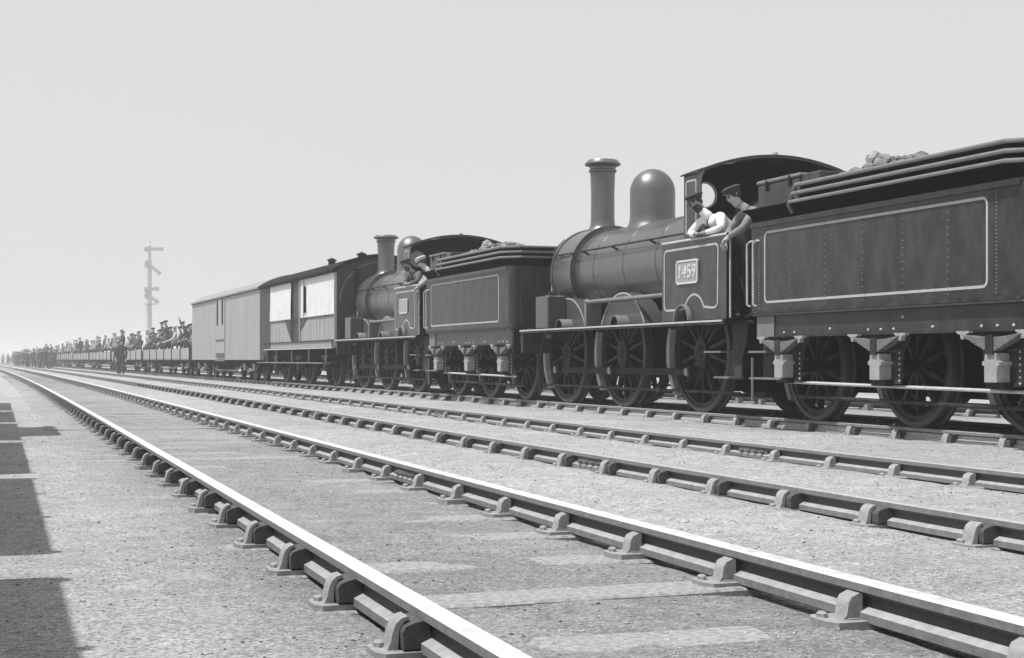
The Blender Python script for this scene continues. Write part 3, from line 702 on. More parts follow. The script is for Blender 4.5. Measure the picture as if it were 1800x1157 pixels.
# ------------------------------------------------------------------ tender (rear at y=0, front at y=4.8)
TAX = (4.14, 2.27, 0.48)
def tender(label, loc):
    T = thing('locomotive_tender', label, 'tender', loc, group='six-wheeled coal tenders behind the locomotives')
    HW, YF = 1.18, 4.78
    m = MB(); fp = [(-HW, YF), (-HW, 0.10)] + [(-HW + 0.10 - 0.10 * math.cos(R(t)), 0.10 - 0.10 * math.sin(R(t))) for t in (22, 45, 67, 90)]
    fp += [(-p[0], p[1]) for p in reversed(fp)]
    m.prism(fp, 'z', 1.195, 2.23); tk = m.build('tank', 'tender_paint', T, smooth=True)
    for s_ in (-1, 1):
        x = s_ * (HW + 0.001)
        ribbon(rrect(0.55, 4.47, 1.32, 2.10, 0.06), 0.026, 'x', x, s_ * 0.003).build('lining', 'lining_paint', tk)
        MB().box(s_ * HW, s_ * (HW + 0.018), 0.08, YF, 1.195, 1.225).build('beading', 'grimy_frame', tk)
        MB().box(s_ * HW, s_ * (HW + 0.02), 0.10, YF, 2.17, 2.225).build('beading', 'engine_paint', tk)
    pts = []
    for y in (3.91, 3.21, 2.51, 1.82, 1.11): pts += [(y, 1.27 + 0.068 * k) for k in range(13)]
    pts += [(4.60, 1.26 + 0.034 * k) for k in range(27)]
    pts += [(0.42, 1.26 + 0.034 * k) for k in range(27)]
    rivets(T, pts, -(HW + 0.001), 0.0105); rivets(T, pts, HW + 0.001, 0.0105, 1)
    # flared coping: swept round sides and back with chamfered corners
    def loop(o, z):
        a = HW + o; b = -o; c = 0.12 + o * 1.2
        return [(-a, 4.74, z), (-a, b + c, z), (-a + c, b, z), (a - c, b, z), (a, b + c, z), (a, 4.74, z)]
    prof = [(0.0, 2.232), (0.012, 2.262), (0.045, 2.305), (0.10, 2.338), (0.135, 2.345), (0.135, 2.365), (0.09, 2.36), (0.03, 2.325), (-0.02, 2.27), (-0.02, 2.232)]
    m = MB(); ls = [loop(o, z) for o, z in prof]
    for l in ls: m.v += l
    for i in range(len(ls)):
        for j in range(5):
            a = i * 6 + j; b = ((i + 1) % len(ls)) * 6 + j; m.f.append((a, a + 1, b + 1, b)); m.mi.append(0)
    m.build('coping', 'soot_shade_black', T, smooth=True)  # near-black colour paints the shade on the downward-facing flare
    for k, z in enumerate((2.365, 2.45, 2.535)):          # three coal rails
        o = 0.125; yf = 3.72 - 0.06 * k
        l = loop(o, z); l[0] = (l[0][0], yf, z); l[-1] = (l[-1][0], yf, z)
        pth = [(l[0][0] + 0.09, yf + 0.10, 2.27 if k == 0 else z - 0.085), (l[0][0], yf + 0.02, z - 0.03)] + l + [(l[-1][0], yf + 0.02, z - 0.03), (l[-1][0] - 0.09, yf + 0.10, 2.27 if k == 0 else z - 0.085)]
        rr = [Vector(p) for p in pth]
        mm = MB().tube(rr, 0.021, 10); mm.build('coal_rail', 'rail_grey', T, smooth=True)
    # plating behind the rails
    m = MB(); l0, l1 = loop(0.04, 2.30), loop(0.06, 2.54); l0[0] = (l0[0][0], 3.7, 2.30); l0[-1] = (l0[-1][0], 3.7, 2.30); l1[0] = (l1[0][0], 3.6, 2.54); l1[-1] = (l1[-1][0], 3.6, 2.54)
    m.v += l0 + l1
    for j in range(5): m.f.append((j, j + 1, j + 7, j + 6)); m.mi.append(0)
    m.build('coal_plate', 'soot_shade_black', T)
    # toolboxes at the front
    for s_ in (-1, 1):
        b = MB().box(s_ * 1.13, s_ * 0.62, 3.80, 4.72, 2.245, 2.655, b=0.012).build('toolbox', 'tender_paint', T)
        MB().box(s_ * 1.145, s_ * 0.60, 3.785, 4.735, 2.657, 2.70, b=0.012).build('toolbox_lid', 'grey_paint', b)
        for y in (4.0, 4.5): MB().box(s_ * 1.131, s_ * 1.15, y - 0.02, y + 0.02, 2.57, 2.69).build('clasp', 'black_iron', b)
        MB().box(s_ * 1.12, s_ * 0.64, 3.42, 3.78, 2.245, 2.68, b=0.01).build('toolbox', 'tender_paint', T)
    MB().box(-0.61, 0.61, 4.30, 4.40, 2.2, 2.75).build('coal_gate', 'soot_shade_black', T)
    # coal
    rs = random.Random(int(loc[1] * 10)); hx = lambda x, y: 2.28 + 0.54 * math.exp(-((y - 3.45) / 0.85) ** 2 - (x / 1.15) ** 2) + 0.16 * math.exp(-((y - 1.4) / 1.0) ** 2 - (x / 0.9) ** 2)
    xs = [-1.1 + 2.2 * i / 22 for i in range(23)]; ys = [0.2 + 4.1 * i / 40 for i in range(41)]; m = MB()
    for y in ys:
        for x in xs: m.v.append((x, y, hx(x, y) + rs.uniform(-0.05, 0.03)))
    for j in range(40):
        for i in range(22):
            a = j * 23 + i; m.f.append((a, a + 1, a + 24, a + 23)); m.mi.append(0)
    m.build('coal_heap', 'coal', T, kind='stuff')
    for q, (mt, nn) in enumerate((('coal', 420), ('coal_pale', 150))):
        m = MB()
        for k in range(nn):
            x = rs.uniform(-1.0, 1.0); y = rs.gauss(3.1, 0.55) if rs.random() < 0.75 else rs.uniform(0.4, 4.2)
            if y > 4.25 or y < 0.3: continue
            r = rs.uniform(0.025, 0.075) if q else rs.uniform(0.025, 0.09)
            bm = bmesh.new(); bmesh.ops.create_icosphere(bm, subdivisions=1, radius=1); sc = [rs.uniform(0.7, 1.2) for _ in range(3)]
            for v in bm.verts:
                f = rs.uniform(0.72, 1.18); v.co = Vector((x + v.co.x * r * f * sc[0], y + v.co.y * r * f * sc[1], hx(x, y) + 0.02 + v.co.z * r * f * 0.8))
            m.bm(bm)
        m.build('coal_lumps', mt, T, kind='stuff')
    for k in range(16):
        x = rs.uniform(-0.75, 0.1); y = 2.55 + 1.35 * k / 15 + rs.uniform(-0.06, 0.06); r = rs.uniform(0.05, 0.11) if k != 4 else 0.14; z = hx(x, y) + r * 0.75
        bm = bmesh.new(); bmesh.ops.create_icosphere(bm, subdivisions=2, radius=r); sx, sy, sz = rs.uniform(0.8, 1.3), rs.uniform(0.8, 1.3), rs.uniform(0.65, 0.95)
        for v in bm.verts: f = rs.uniform(0.84, 1.12); v.co = Vector((x + v.co.x * f * sx, y + v.co.y * f * sy, z + v.co.z * f * sz))
        MB().bm(bm).build('coal_block', 'coal' if k < 7 else 'coal_pale', T)
    # frame: outside plates with horn guides
    m = MB()
    for s_ in (-1, 1): m.box(s_ * 1.10, s_ * 1.125, 0.02, 4.72, 0.925, 1.17)
    m.box(-1.16, 1.16, 0.02, 4.78, 1.172, 1.193)
    fr = m.build('frame', 'tender_paint', T)
    for s_ in (-1, 1):
        MB().box(s_ * 1.127, s_ * 1.137, 0.03, 4.72, 0.925, 0.945).build('frame_edge', 'grimy_frame', fr)
        MB().box(s_ * 1.162, s_ * 1.175, 0.03, 4.74, 1.174, 1.192).build('plate_edge', 'grey_paint', fr)
        MB().box(s_ * 1.128, s_ * 1.142, 4.34, 4.72, 0.935, 1.165).build('end_plate', 'grey_paint', fr)
        for y in TAX:
            g = MB().prism([(y - 0.42, 0.923), (y + 0.42, 0.923), (y + 0.30, 0.78), (y + 0.24, 0.44), (y - 0.24, 0.44), (y - 0.30, 0.78)], 'x', s_ * 1.04, s_ * 1.06).build('horn_guide', 'grimy_frame', T)
            rivets(g, [(y - 0.22, 0.47 + 0.055 * k) for k in range(6)], s_ * 1.061, 0.013, s_, matn='pale_edge')
    rivets(T, [(y + dy, 0.975) for y in TAX for dy in (-0.22, 0.0, 0.22)] + [(1.42, 0.985), (3.2, 1.0), (1.9, 1.09)], -1.126, 0.017, -1, matn='pale_edge')
    m = MB(); m.box(-0.56, 0.56, 0.1, 4.6, 0.42, 1.17); m.box(-0.5, 0.5, 0.6, 4.0, 0.32, 0.42); m.build('well_tank', 'soot_shade_black', T)
    for y in TAX:
        MB().lathe([(0.07, -1.04), (0.07, 1.04)], (0, y, 0.61), 'x', 12).build('axle', 'black_iron', T)
        for s_ in (-1, 1):
            spoked_wheel(T, s_ * 0.73, y, 0.61, 10, s_)
            # axlebox
            ab = MB(); ab.prism([(-0.085, 0.48), (0.085, 0.48), (0.085, 0.62), (0.115, 0.63), (0.115, 0.66), (0.085, 0.67), (0.075, 0.735), (-0.075, 0.735), (-0.085, 0.67), (-0.115, 0.66), (-0.115, 0.63), (-0.085, 0.62)], 'x', s_ * 1.062, s_ * 1.20)
            for k in range(len(ab.v)): ab.v[k] = (ab.v[k][0], ab.v[k][1] + y, ab.v[k][2])
            ao = ab.build('axlebox', 'axlebox_iron', T)
            MB().box(s_ * 1.07, s_ * 1.16, y - 0.12, y + 0.12, 0.42, 0.475).build('axlebox_keep', 'black_iron', ao)
            sp = leaf_spring(T, s_ * 1.165, y, 0.905, 0.40, n=10, dz=0.0125, sag=0.03, w=0.09)
            for e in (-1, 1):
                MB().prism([(y + e * 0.50, 0.935), (y + e * 0.32, 0.935), (y + e * 0.32, 0.918), (y + e * 0.375, 0.90), (y + e * 0.385, 0.86), (y + e * 0.43, 0.86), (y + e * 0.44, 0.90), (y + e * 0.50, 0.918)], 'x', s_ * 1.14, s_ * 1.19).build('shackle', 'axlebox_iron', sp)
    # brake pull rods, brake gear
    for s_ in (-1, 1):
        MB().tube([(s_ * 1.0, 0.2, 0.395), (s_ * 1.0, 4.3, 0.43)], 0.017, 8).build('pull_rod', 'pale_edge', T)
        MB().tube([(s_ * 0.82, 0.3, 0.24), (s_ * 0.82, 4.4, 0.27)], 0.02, 8).build('brake_rod', 'grimy_frame', T)
        for y in TAX:
            pts = [(y + 0.625 * math.cos(R(t)), 0.61 + 0.625 * math.sin(R(t))) for t in (-35, -20, -5, 10)] + [(y + 0.70 * math.cos(R(t)), 0.61 + 0.70 * math.sin(R(t))) for t in (10, -5, -20, -35)]
            b = MB().prism(pts, 'x', s_ * 0.61, s_ * 0.74).build('brake_block', 'grey_paint', T)
            MB().box(s_ * 0.66, s_ * 0.70, y + 0.66, y + 0.70, 0.4, 1.1).build('brake_hanger', 'grimy_frame', b)
        # front steps
        br = MB(); br.prism([(4.30, 0.92), (4.74, 0.92), (4.74, 0.78), (4.62, 0.76), (4.52, 0.62), (4.46, 0.50), (4.30, 0.50), (4.24, 0.46), (4.72, 0.44), (4.72, 0.46), (4.80, 0.76), (4.80, 0.93)], 'x', s_ * 1.01, s_ * 1.03)
        br = MB().prism([(4.36, 0.92), (4.78, 0.92), (4.78, 0.45), (4.28, 0.45), (4.28, 0.60), (4.42, 0.62), (4.50, 0.76)], 'x', s_ * 1.01, s_ * 1.03); bo = br.build('step_bracket', 'grimy_frame', T)
        for z, y0, y1 in ((0.755, 4.42, 4.82), (0.455, 4.10, 4.80)): MB().box(s_ * 1.01, s_ * 1.20, y0, y1, z, z + 0.022).build('step', 'grey_paint', bo)
        for y in (4.80, 4.66): MB().tube([(s_ * 1.20, y - 0.03, 1.28), (s_ * 1.225, y, 1.30), (s_ * 1.225, y, 1.99), (s_ * 1.20, y - 0.03, 2.02), (s_ * 1.17, y - 0.06, 2.02)], 0.014, 8).build('grab_rail', 'lining_paint', T, smooth=True)
        MB().tube([(s_ * 1.10, 4.90, 0.20), (s_ * 1.10, 4.90, 0.70)], 0.016).build('water_pipe', 'grey_paint', T)
    MB().box(-1.15, 1.15, 4.79, 5.12, 1.10, 1.13).build('fall_plate', 'black_iron', T)
    # rear
    MB().box(-1.14, 1.14, -0.08, 0.018, 0.78, 1.19).build('buffer_beam', 'black_iron', T)
    for s_ in (-1, 1):
        buffer(T, s_ * 0.87, -0.08, -0.27)
        MB().box(s_ * 0.60, s_ * 0.64, -0.03, -0.001, 1.2, 2.2).build('angle_iron', 'grimy_frame', T)
        MB().tube([(s_ * 1.0, -0.05, 1.25), (s_ * 1.0, -0.05, 2.1)], 0.012).build('grab_rail', 'grimy_frame', T)
    return T
tenA = tender('dark riveted tender of the nearest locomotive, lined in white, cut off by the right edge', (XC, 10.5, 0))
tenB = copy_tree(tenA); tenB.location = (XC, 23.42, 0); tenB['label'] = 'tender of the second locomotive, its rear facing the chimneyed engine behind'
locoB = copy_tree(locoA)
for pl in [c for c in C.objects if c.parent == locoB and c.name.startswith('number_plate')]:      # the plate of the second engine is not legible
    for nb in [c for c in C.objects if c.parent == pl and c.name.startswith('number') and not c.name.startswith('number_plate')]: bpy.data.objects.remove(nb)
for ch in C.objects:
    if ch.parent == locoB and ch.name.startswith('chimney'): ch.scale = (1.06, 1.06, 0.84); ch.location.z = 2.74 * (1 - 0.84); locoB.location = (XC, B_Y, 0); locoB['label'] = 'second steam locomotive further down the line, coupled to the brake van'
# link between engine and tender of one another: drawbar chain
def coupling(y, label):
    t = thing('screw_coupling', label, 'coupling', (XC, y, 0.92)); m = MB()
    m.tube([(0, -0.32, 0.0), (0, -0.1, -0.12), (0, 0.1, -0.12), (0, 0.32, 0.0)], 0.03); m.ball((0, 0, -0.12), 0.05); m.build('link', 'black_iron', t); return t
coupling(23.08, 'screw coupling hanging between the second tender and the nearer locomotive')

# ------------------------------------------------------------------ rolling stock
def rolling_gear(T, ys, r, detail=True, hw=1.05):
    """wheelsets with W-irons, axleboxes and springs under a wagon"""
    for y in ys:
        MB().lathe([(0.06, -1.0), (0.06, 1.0)], (0, y, r), 'x', 10).build('axle', 'black_iron', T)
        for s_ in (-1, 1):
            if detail: spoked_wheel(T, s_ * 0.73, y, r, 8, s_)
            else:
                MB().lathe([(0.0, s_ * 0.70), (r, s_ * 0.73), (r, s_ * 0.61), (0.0, s_ * 0.61)], (0, y, r), 'x', 24, caps=False).build('wheel', 'wheel_paint', T, smooth=True)
            g = MB().prism([(y - 0.42, r + 0.42), (y + 0.42, r + 0.42), (y + 0.16, r - 0.12), (y - 0.16, r - 0.12)], 'x', s_ * (hw - 0.08), s_ * (hw - 0.06)).build('axle_guard', 'soot_shade_black', T)
            MB().box(s_ * (hw - 0.06), s_ * (hw + 0.08), y - 0.11, y + 0.11, r - 0.12, r + 0.12, b=0.02).build('axlebox', 'grimy_frame', g)
            if detail:
                m = MB()
                for k in range(5): m.box(s_ * (hw - 0.03), s_ * (hw + 0.06), y - 0.42 + 0.075 * k, y + 0.42 - 0.075 * k, r + 0.26 - 0.026 * k, r + 0.284 - 0.026 * k)
                m.build('spring', 'grimy_frame', g)
def roof_arc(hw, z0, z1, n=16):
    return [(hw - 2 * hw * i / n, z1 - (z1 - z0) * (1 - 2 * i / n) ** 2) for i in range(n + 1)]

# brake van behind the second locomotive
def brake_van(loc):
    T = thing('brake_van', 'brake van with white canvas covered side openings coupled ahead of the second locomotive', 'brake van', loc)
    L_ = 9.7
    ar = roof_arc(1.16, 2.90, 3.23)
    m = MB(); m.prism([(-1.10, 0.96), (1.10, 0.96)] + [(min(1.10, max(-1.10, p[0])), p[1] - 0.04) for p in ar], 'y', 0.03, L_ - 0.03); m.build('body', 'dark_plank', T)
    ar2 = roof_arc(1.24, 2.88, 3.27)
    m = MB(); m.prism(ar2 + [(p[0], p[1] - 0.05) for p in reversed(ar2)], 'y', -0.12, L_ + 0.1); rf = m.build('roof', 'roof_dark', T, smooth=True)
    m = MB()
    for s_ in (-1, 1): m.box(s_ * 1.17, s_ * 1.23, -0.1, L_ + 0.08, 2.80, 2.875)
    m.build('gutter', 'roof_dark', rf)
    for y, x in ((1.9, 0.0), (4.4, -0.2)): MB().lathe([(0.10, 0), (0.10, 0.12), (0.15, 0.15), (0.0, 0.22)], (x, y, 3.24), n=12).build('roof_vent', 'roof_dark', rf, smooth=True)
    # end face: vertical boards, arched beading
    for k in range(14):
        x0 = -1.10 + 2.2 * k / 14; x1 = x0 + 2.2 / 14 - 0.012; zt = 3.17 - 0.33 * (((x0 + x1) / 2) / 1.16) ** 2
        MB().box(x0, x1, 0.0, 0.029, 1.0, zt).build('plank', 'dark_plank', T)
    ribbon([(1.02 * math.cos(R(t)), 2.1 + 0.98 * math.sin(R(t))) for t in range(0, 181, 9)], 0.03, 'y', -0.012, 0.011, closed=False).build('arch_beading', 'grey_paint', T)
    MB().box(-0.02, 0.02, -0.015, -0.001, 1.0, 3.1).build('end_strip', 'grimy_frame', T)
    for x in (-0.6, 0.6): MB().box(x - 0.06, x + 0.06, -0.05, -0.001, 0.96, 2.9).build('end_stanchion', 'roof_dark', T)
    for s_ in (-1, 1):
        def pan(name, y0, y1, z0, z1, mt, x0=1.102, x1=1.15):
            return MB().box(s_ * x0, s_ * x1, y0, y1, z0, z1).build(name, mt, T)
        # canvas
        for (y0, y1) in ((0.04, 4.02), (5.28, 8.30)):
            m = MB(); n = 36; rs = random.Random(int(y0 * 9)); ph = rs.uniform(0, 6)
            for i in range(n + 1):
                for j in range(9):
                    y = y0 + (y1 - y0) * i / n; z = 1.775 + 1.05 * j / 8
                    x = s_ * (1.150 + 0.010 * math.sin(i * 1.05 + ph) * (1 - j / 10) + 0.006 * math.sin(i * 2.3 + j * 0.7))
                    m.v.append((x, y, z))
            for i in range(n):
                for j in range(8): a = i * 9 + j; m.f.append((a, a + 1, a + 10, a + 9)); m.mi.append(0)
            m.build('canvas_screen', 'white_canvas', T, smooth=True)
            rs = random.Random(3)
            k = y0
            while k < y1 - 0.05:                         # boarded lower side, plank by plank
                w = min(0.17, y1 - k); MB().box(s_ * 1.102, s_ * (1.138 + rs.uniform(0, 0.006)), k, k + w - 0.014, 1.17, 1.765).build('plank', 'pale_plank', T); k += 0.17
        k = 8.34
        while k < L_ - 0.05: MB().box(s_ * 1.102, s_ * 1.14, k, k + 0.18, 1.0, 2.86).build('plank', 'dark_plank', T); k += 0.195
        pan('door_post', 4.02, 4.12, 1.17, 2.85, 'pale_plank', 1.102, 1.175); pan('window_slot', 3.30, 3.50, 1.92, 2.62, 'soot_shade_black', 1.165, 1.176); pan('window_frame', 3.52, 3.57, 1.80, 2.80, 'cloth_pale', 1.165, 1.18)
        pan('corner_post', 0.0, 0.035, 1.0, 2.86, 'cloth_pale', 1.102, 1.165); pan('waist_rail', 0.04, 8.3, 1.765, 1.79, 'grimy_frame', 1.13, 1.17)
        pan('top_rail', 0.0, L_, 2.81, 2.87, 'roof_dark', 1.102, 1.165)
        k = 0.45
        while k < 9.1: MB().box(s_ * 1.10, s_ * 1.13, k, k + 0.16, 0.985, 1.145).build('plank', 'pale_plank', T); k += 0.18
        pan('sill', 0.3, 9.35, 1.148, 1.168, 'grimy_frame', 1.10, 1.16); pan('sole_edge', 0.3, 9.35, 0.955, 0.98, 'pale_edge', 1.10, 1.16)
        MB().prism([(5.25, 1.76), (5.25, 1.20), (6.1, 1.76)], 'x', s_ * 1.152, s_ * 1.158).build('painted_shadow', 'dark_plank', T)  # dark triangles paint shadows on the van side
        MB().prism([(4.05, 1.78), (4.05, 1.45), (3.1, 1.78)], 'x', s_ * 1.152, s_ * 1.158).build('painted_shadow', 'dark_plank', T)
        fb = MB().box(s_ * 1.12, s_ * 1.36, 0.5, 9.3, 0.575, 0.605).build('footboard', 'grey_paint', T)
        for y in (1.0, 3.0, 5.2, 7.4, 8.9): MB().box(s_ * 1.12, s_ * 1.15, y, y + 0.05, 0.605, 0.95).build('footboard_bracket', 'grey_paint', fb)
        MB().box(s_ * 0.85, s_ * 0.92, 0.05, L_ - 0.05, 0.68, 0.955).build('solebar', 'soot_shade_black', T)
        for y0, dy in ((0.0, -0.42), (L_, 0.42)): buffer(T, s_ * 0.87, y0, dy)
    MB().box(-1.0, 1.0, -0.02, 0.06, 0.75, 0.955).build('headstock', 'soot_shade_black', T)
    rolling_gear(T, (1.6, 4.85, 8.1), 0.5, hw=0.98)
    return T
brake_van((XC, 36.1, 0))
def bogie_under(T, L_, y0, z=0.64):
    for yc in (2.2, L_ - 2.2):
        for s_ in (-1, 1):
            g = MB().prism([(yc - 1.25, 0.42), (yc - 0.95, 0.58), (yc + 0.95, 0.58), (yc + 1.25, 0.42), (yc + 0.95, 0.34), (yc + 0.4, 0.26), (yc - 0.4, 0.26), (yc - 0.95, 0.34)], 'x', s_ * 0.92, s_ * 0.98).build('bogie_frame', 'soot_shade_black', T)
            for e in (-0.85, 0.85): MB().box(s_ * 0.98, s_ * 1.10, yc + e - 0.12, yc + e + 0.12, 0.32, 0.55).build('axlebox', 'grey_paint', g)
            MB().box(s_ * 0.98, s_ * 1.05, yc - 0.3, yc + 0.3, 0.30, 0.40).build('bolster_spring', 'grey_paint', g)
        for e in (-0.85, 0.85):
            for s_ in (-1, 1): MB().lathe([(0.0, s_ * 0.70), (0.42, s_ * 0.73), (0.42, s_ * 0.61), (0.0, s_ * 0.61)], (0, yc + e, 0.42), 'x', 24, caps=False).build('wheel', 'wheel_paint', T, smooth=True)
    for s_ in (-1, 1):
        MB().tube([(s_ * 0.98, 3.2, z - 0.06), (s_ * 0.98, L_ * 0.36, 0.30), (s_ * 0.98, L_ * 0.64, 0.30), (s_ * 0.98, L_ - 3.2, z - 0.06)], 0.028, 6).build('truss_rod', 'grey_paint', T)
        for y in (L_ * 0.36, L_ * 0.64): MB().box(s_ * 0.95, s_ * 1.0, y - 0.04, y + 0.04, 0.30, z).build('queen_post', 'grey_paint', T)
        MB().box(s_ * 0.9, s_ * 1.08, 0.05, L_ - 0.05, z - 0.16, z).build('solebar', 'soot_shade_black', T)
        for a, b in ((0.0, -0.38), (L_, 0.38)): buffer(T, s_ * 0.87, a, b, z=0.72, matn='soot_shade_black')
    MB().box(-0.7, 0.7, 0.3, L_ - 0.3, 0.36, z - 0.17).build('underframe', 'soot_shade_black', T)
def long_van(loc):
    T = thing('bogie_van', 'long light grey windowless bogie van between the brake van and the open wagons', 'van', loc)
    L_ = 14.6; ar = roof_arc(1.14, 2.90, 3.28)
    m = MB(); m.prism([(-1.13, 0.66), (1.13, 0.66)] + [(p[0] * 0.99, p[1] - 0.03) for p in ar], 'y', 0, L_); m.build('body', 'van_grey', T)
    ar2 = roof_arc(1.22, 2.90, 3.30); MB().prism(ar2 + [(p[0], p[1] - 0.05) for p in reversed(ar2)], 'y', -0.06, L_ + 0.06).build('roof', 'roof_grey', T, smooth=True)
    for s_ in (-1, 1):
        k = 0.02; rs = random.Random(5)
        while k < L_ - 0.1:
            MB().box(s_ * 1.131, s_ * (1.145 + rs.uniform(0, 0.004)), k, k + 0.292, 0.67, 2.86).build('plank', 'van_grey', T); k += 0.30
        d = MB().box(s_ * 1.15, s_ * 1.175, 6.55, 8.45, 0.75, 2.84).build('door', 'van_grey', T)
        for y in (6.85, 7.95): MB().box(s_ * 1.176, s_ * 1.20, y, y + 0.22, 1.9, 2.82).build('door_bar', 'grimy_frame', d)
        for z in (1.34, 0.86, 0.78): MB().box(s_ * 1.176, s_ * 1.195, 6.6, 8.4, z, z + 0.035).build('door_strap', 'grimy_frame', d)
        MB().box(s_ * 1.14, s_ * 1.19, 0, L_, 2.83, 2.87).build('cornice', 'grimy_frame', T)
        MB().box(s_ * 1.131, s_ * 1.2, 6.5, 8.5, 0.62, 0.655).build('door_step', 'grey_paint', T)
    bogie_under(T, L_, 0, 0.65)
    return T
long_van((XC, 46.1, 0))
coupling(35.95 - 0.35, 'coupling between the front of the second locomotive and the brake van')
# open wagons carrying people
def open_wagon(loc, label):
    T = thing('open_bogie_wagon', label, 'wagon', loc, group='open bogie wagons at the far end of the train')
    L_ = 16.9; MB().box(-1.15, 1.15, 0, L_, 0.655, 0.70).build('floor', 'pale_plank', T)
    for s_ in (-1, 1):
        for q in range(6):
            MB().box(s_ * 1.13, s_ * 1.17, 0.08 + q * 2.80, 0.08 + q * 2.80 + 2.74, 0.705, 1.15).build('side_board', 'wagon_grey', T)
            MB().box(s_ * 1.171, s_ * 1.20, 0.04 + q * 2.80, 0.10 + q * 2.80, 0.60, 1.18).build('stanchion', 'grimy_frame', T)
        MB().box(s_ * 1.171, s_ * 1.215, -0.08, 0.03, 0.60, 1.25).build('end_post', 'black_iron', T)
    for y in (0.0, L_ - 0.05): MB().box(-1.12, 1.12, y, y + 0.05, 0.705, 1.15).build('end_board', 'wagon_grey', T)
    bogie_under(T, L_, 0, 0.65)
    return T
ORD = ['first', 'second', 'third', 'fourth', 'fifth', 'sixth', 'seventh', 'eighth', 'ninth', 'tenth', 'eleventh', 'twelfth', 'thirteenth', 'fourteenth', 'fifteenth', 'sixteenth', 'seventeenth', 'eighteenth']
WG = [61.25 + 17.55 * i for i in range(16)]
w0 = open_wagon((XC, WG[0], 0), 'open bogie wagon full of people, first beyond the long grey van')
for i in range(1, 16):
    w = copy_tree(w0); w.location = (XC, WG[i], 0)
    w['label'] = '%s open wagon beyond the long grey van' % ORD[i] + (', full of people' if i < 6 else ', faint in the distance')
# goods wagons: one rake added to block light behind, one unseen to cast shadows
def goods_wagon(loc, label, L_=4.3, top=1.92, group=None, peak=0.0, hw=1.13, base=0.95, detail=False):
    T = thing('goods_wagon', label, 'wagon', loc, group=group)
    MB().box(-hw + 0.04, hw - 0.04, 0, L_, base, base + 0.06).build('floor', 'dark_plank', T)
    n = max(5, int((top - base) / 0.2)); h = (top - base) / n
    for s_ in (-1, 1):
        for k in range(n): MB().box(s_ * (hw - 0.05), s_ * hw, 0, L_, base + k * h + 0.006, base + (k + 1) * h - 0.006).build('side_plank', 'dark_plank', T)
        for y in (0.02, L_ * 0.34, L_ * 0.66, L_ - 0.10): MB().box(s_ * (hw + 0.001), s_ * (hw + 0.035), y, y + 0.08, base - 0.02, top).build('stanchion', 'black_iron', T)
        MB().box(s_ * 0.86, s_ * 0.94, 0.03, L_ - 0.03, base - 0.28, base - 0.003).build('solebar', 'soot_shade_black', T)
        for a, b in ((0.0, -0.12), (L_, 0.12)): buffer(T, s_ * 0.87, a, b, matn='soot_shade_black')
    for y in (0.005, L_ - 0.055):
        for k in range(n): MB().box(-hw + 0.055, hw - 0.055, y, y + 0.05, base + k * h + 0.006, base + (k + 1) * h - 0.006).build('end_plank', 'dark_plank', T)
    rolling_gear(T, (L_ * 0.22, L_ * 0.78), 0.47, detail, hw=1.0)
    MB().box(-0.55, 0.55, 0.3, L_ - 0.3, 0.30, base - 0.29).build('underframe', 'soot_shade_black', T)  # deep dark box added to keep light out beneath the wagon
    # load
    m = MB()
    if peak:
        m.prism([(-hw + 0.06, top - 0.05), (hw - 0.06, top - 0.05), (hw * 0.86, top + peak * 0.8), (hw * 0.5, top + peak), (-hw * 0.6, top + peak * 0.9)], 'y', 0.9, L_ - 1.1); m.build('shadow_load', 'cloth_mid', T)  # tall load shaped for the pointed shadow it casts
    else:
        m.box(-hw + 0.06, hw - 0.06, 0.06, L_ - 0.06, top - 0.35, top - 0.08); m.build('load', 'dark_plank', T)
    return T
y = 6.0
for i in range(15):  # rake added behind the train so less light shows beneath it
    goods_wagon((14.07, y, 0), 'dark goods wagon added behind the train to block light under it, %s from the right' % ORD[i], L_=5.2, top=1.62, group='added light-blocking goods wagons behind the train', base=0.72); y += 5.6
SH = [-3.0, 1.62, 6.68, 11.32, 16.0, 20.7, 25.5]  # unseen wagons, placed so their shadows fall on the left ground
for i, y in enumerate(SH):
    gw = goods_wagon((-2.04 + shift(y), y, 0), 'unseen goods wagon added on a left siding to cast shadows, %s along it' % ORD[i], L_=4.35, top=2.2, peak=1.5 if i == 4 else 0.0, group='shadow-casting goods wagons added at left'); gw.rotation_euler = (0, 0, -0.019)
sT = thing('railway_track', 'unseen siding added under the shadow-casting wagons left of the photographer', None, kind='structure')
for x in (-2.80, -1.36): bullhead([(x + shift(y), y) for y in range(-6, 61, 3)]).build('rail', ['rail_side_shade', 'rail_top_dull', 'rail_foot_lit', 'rail_head'], sT, smooth=True)

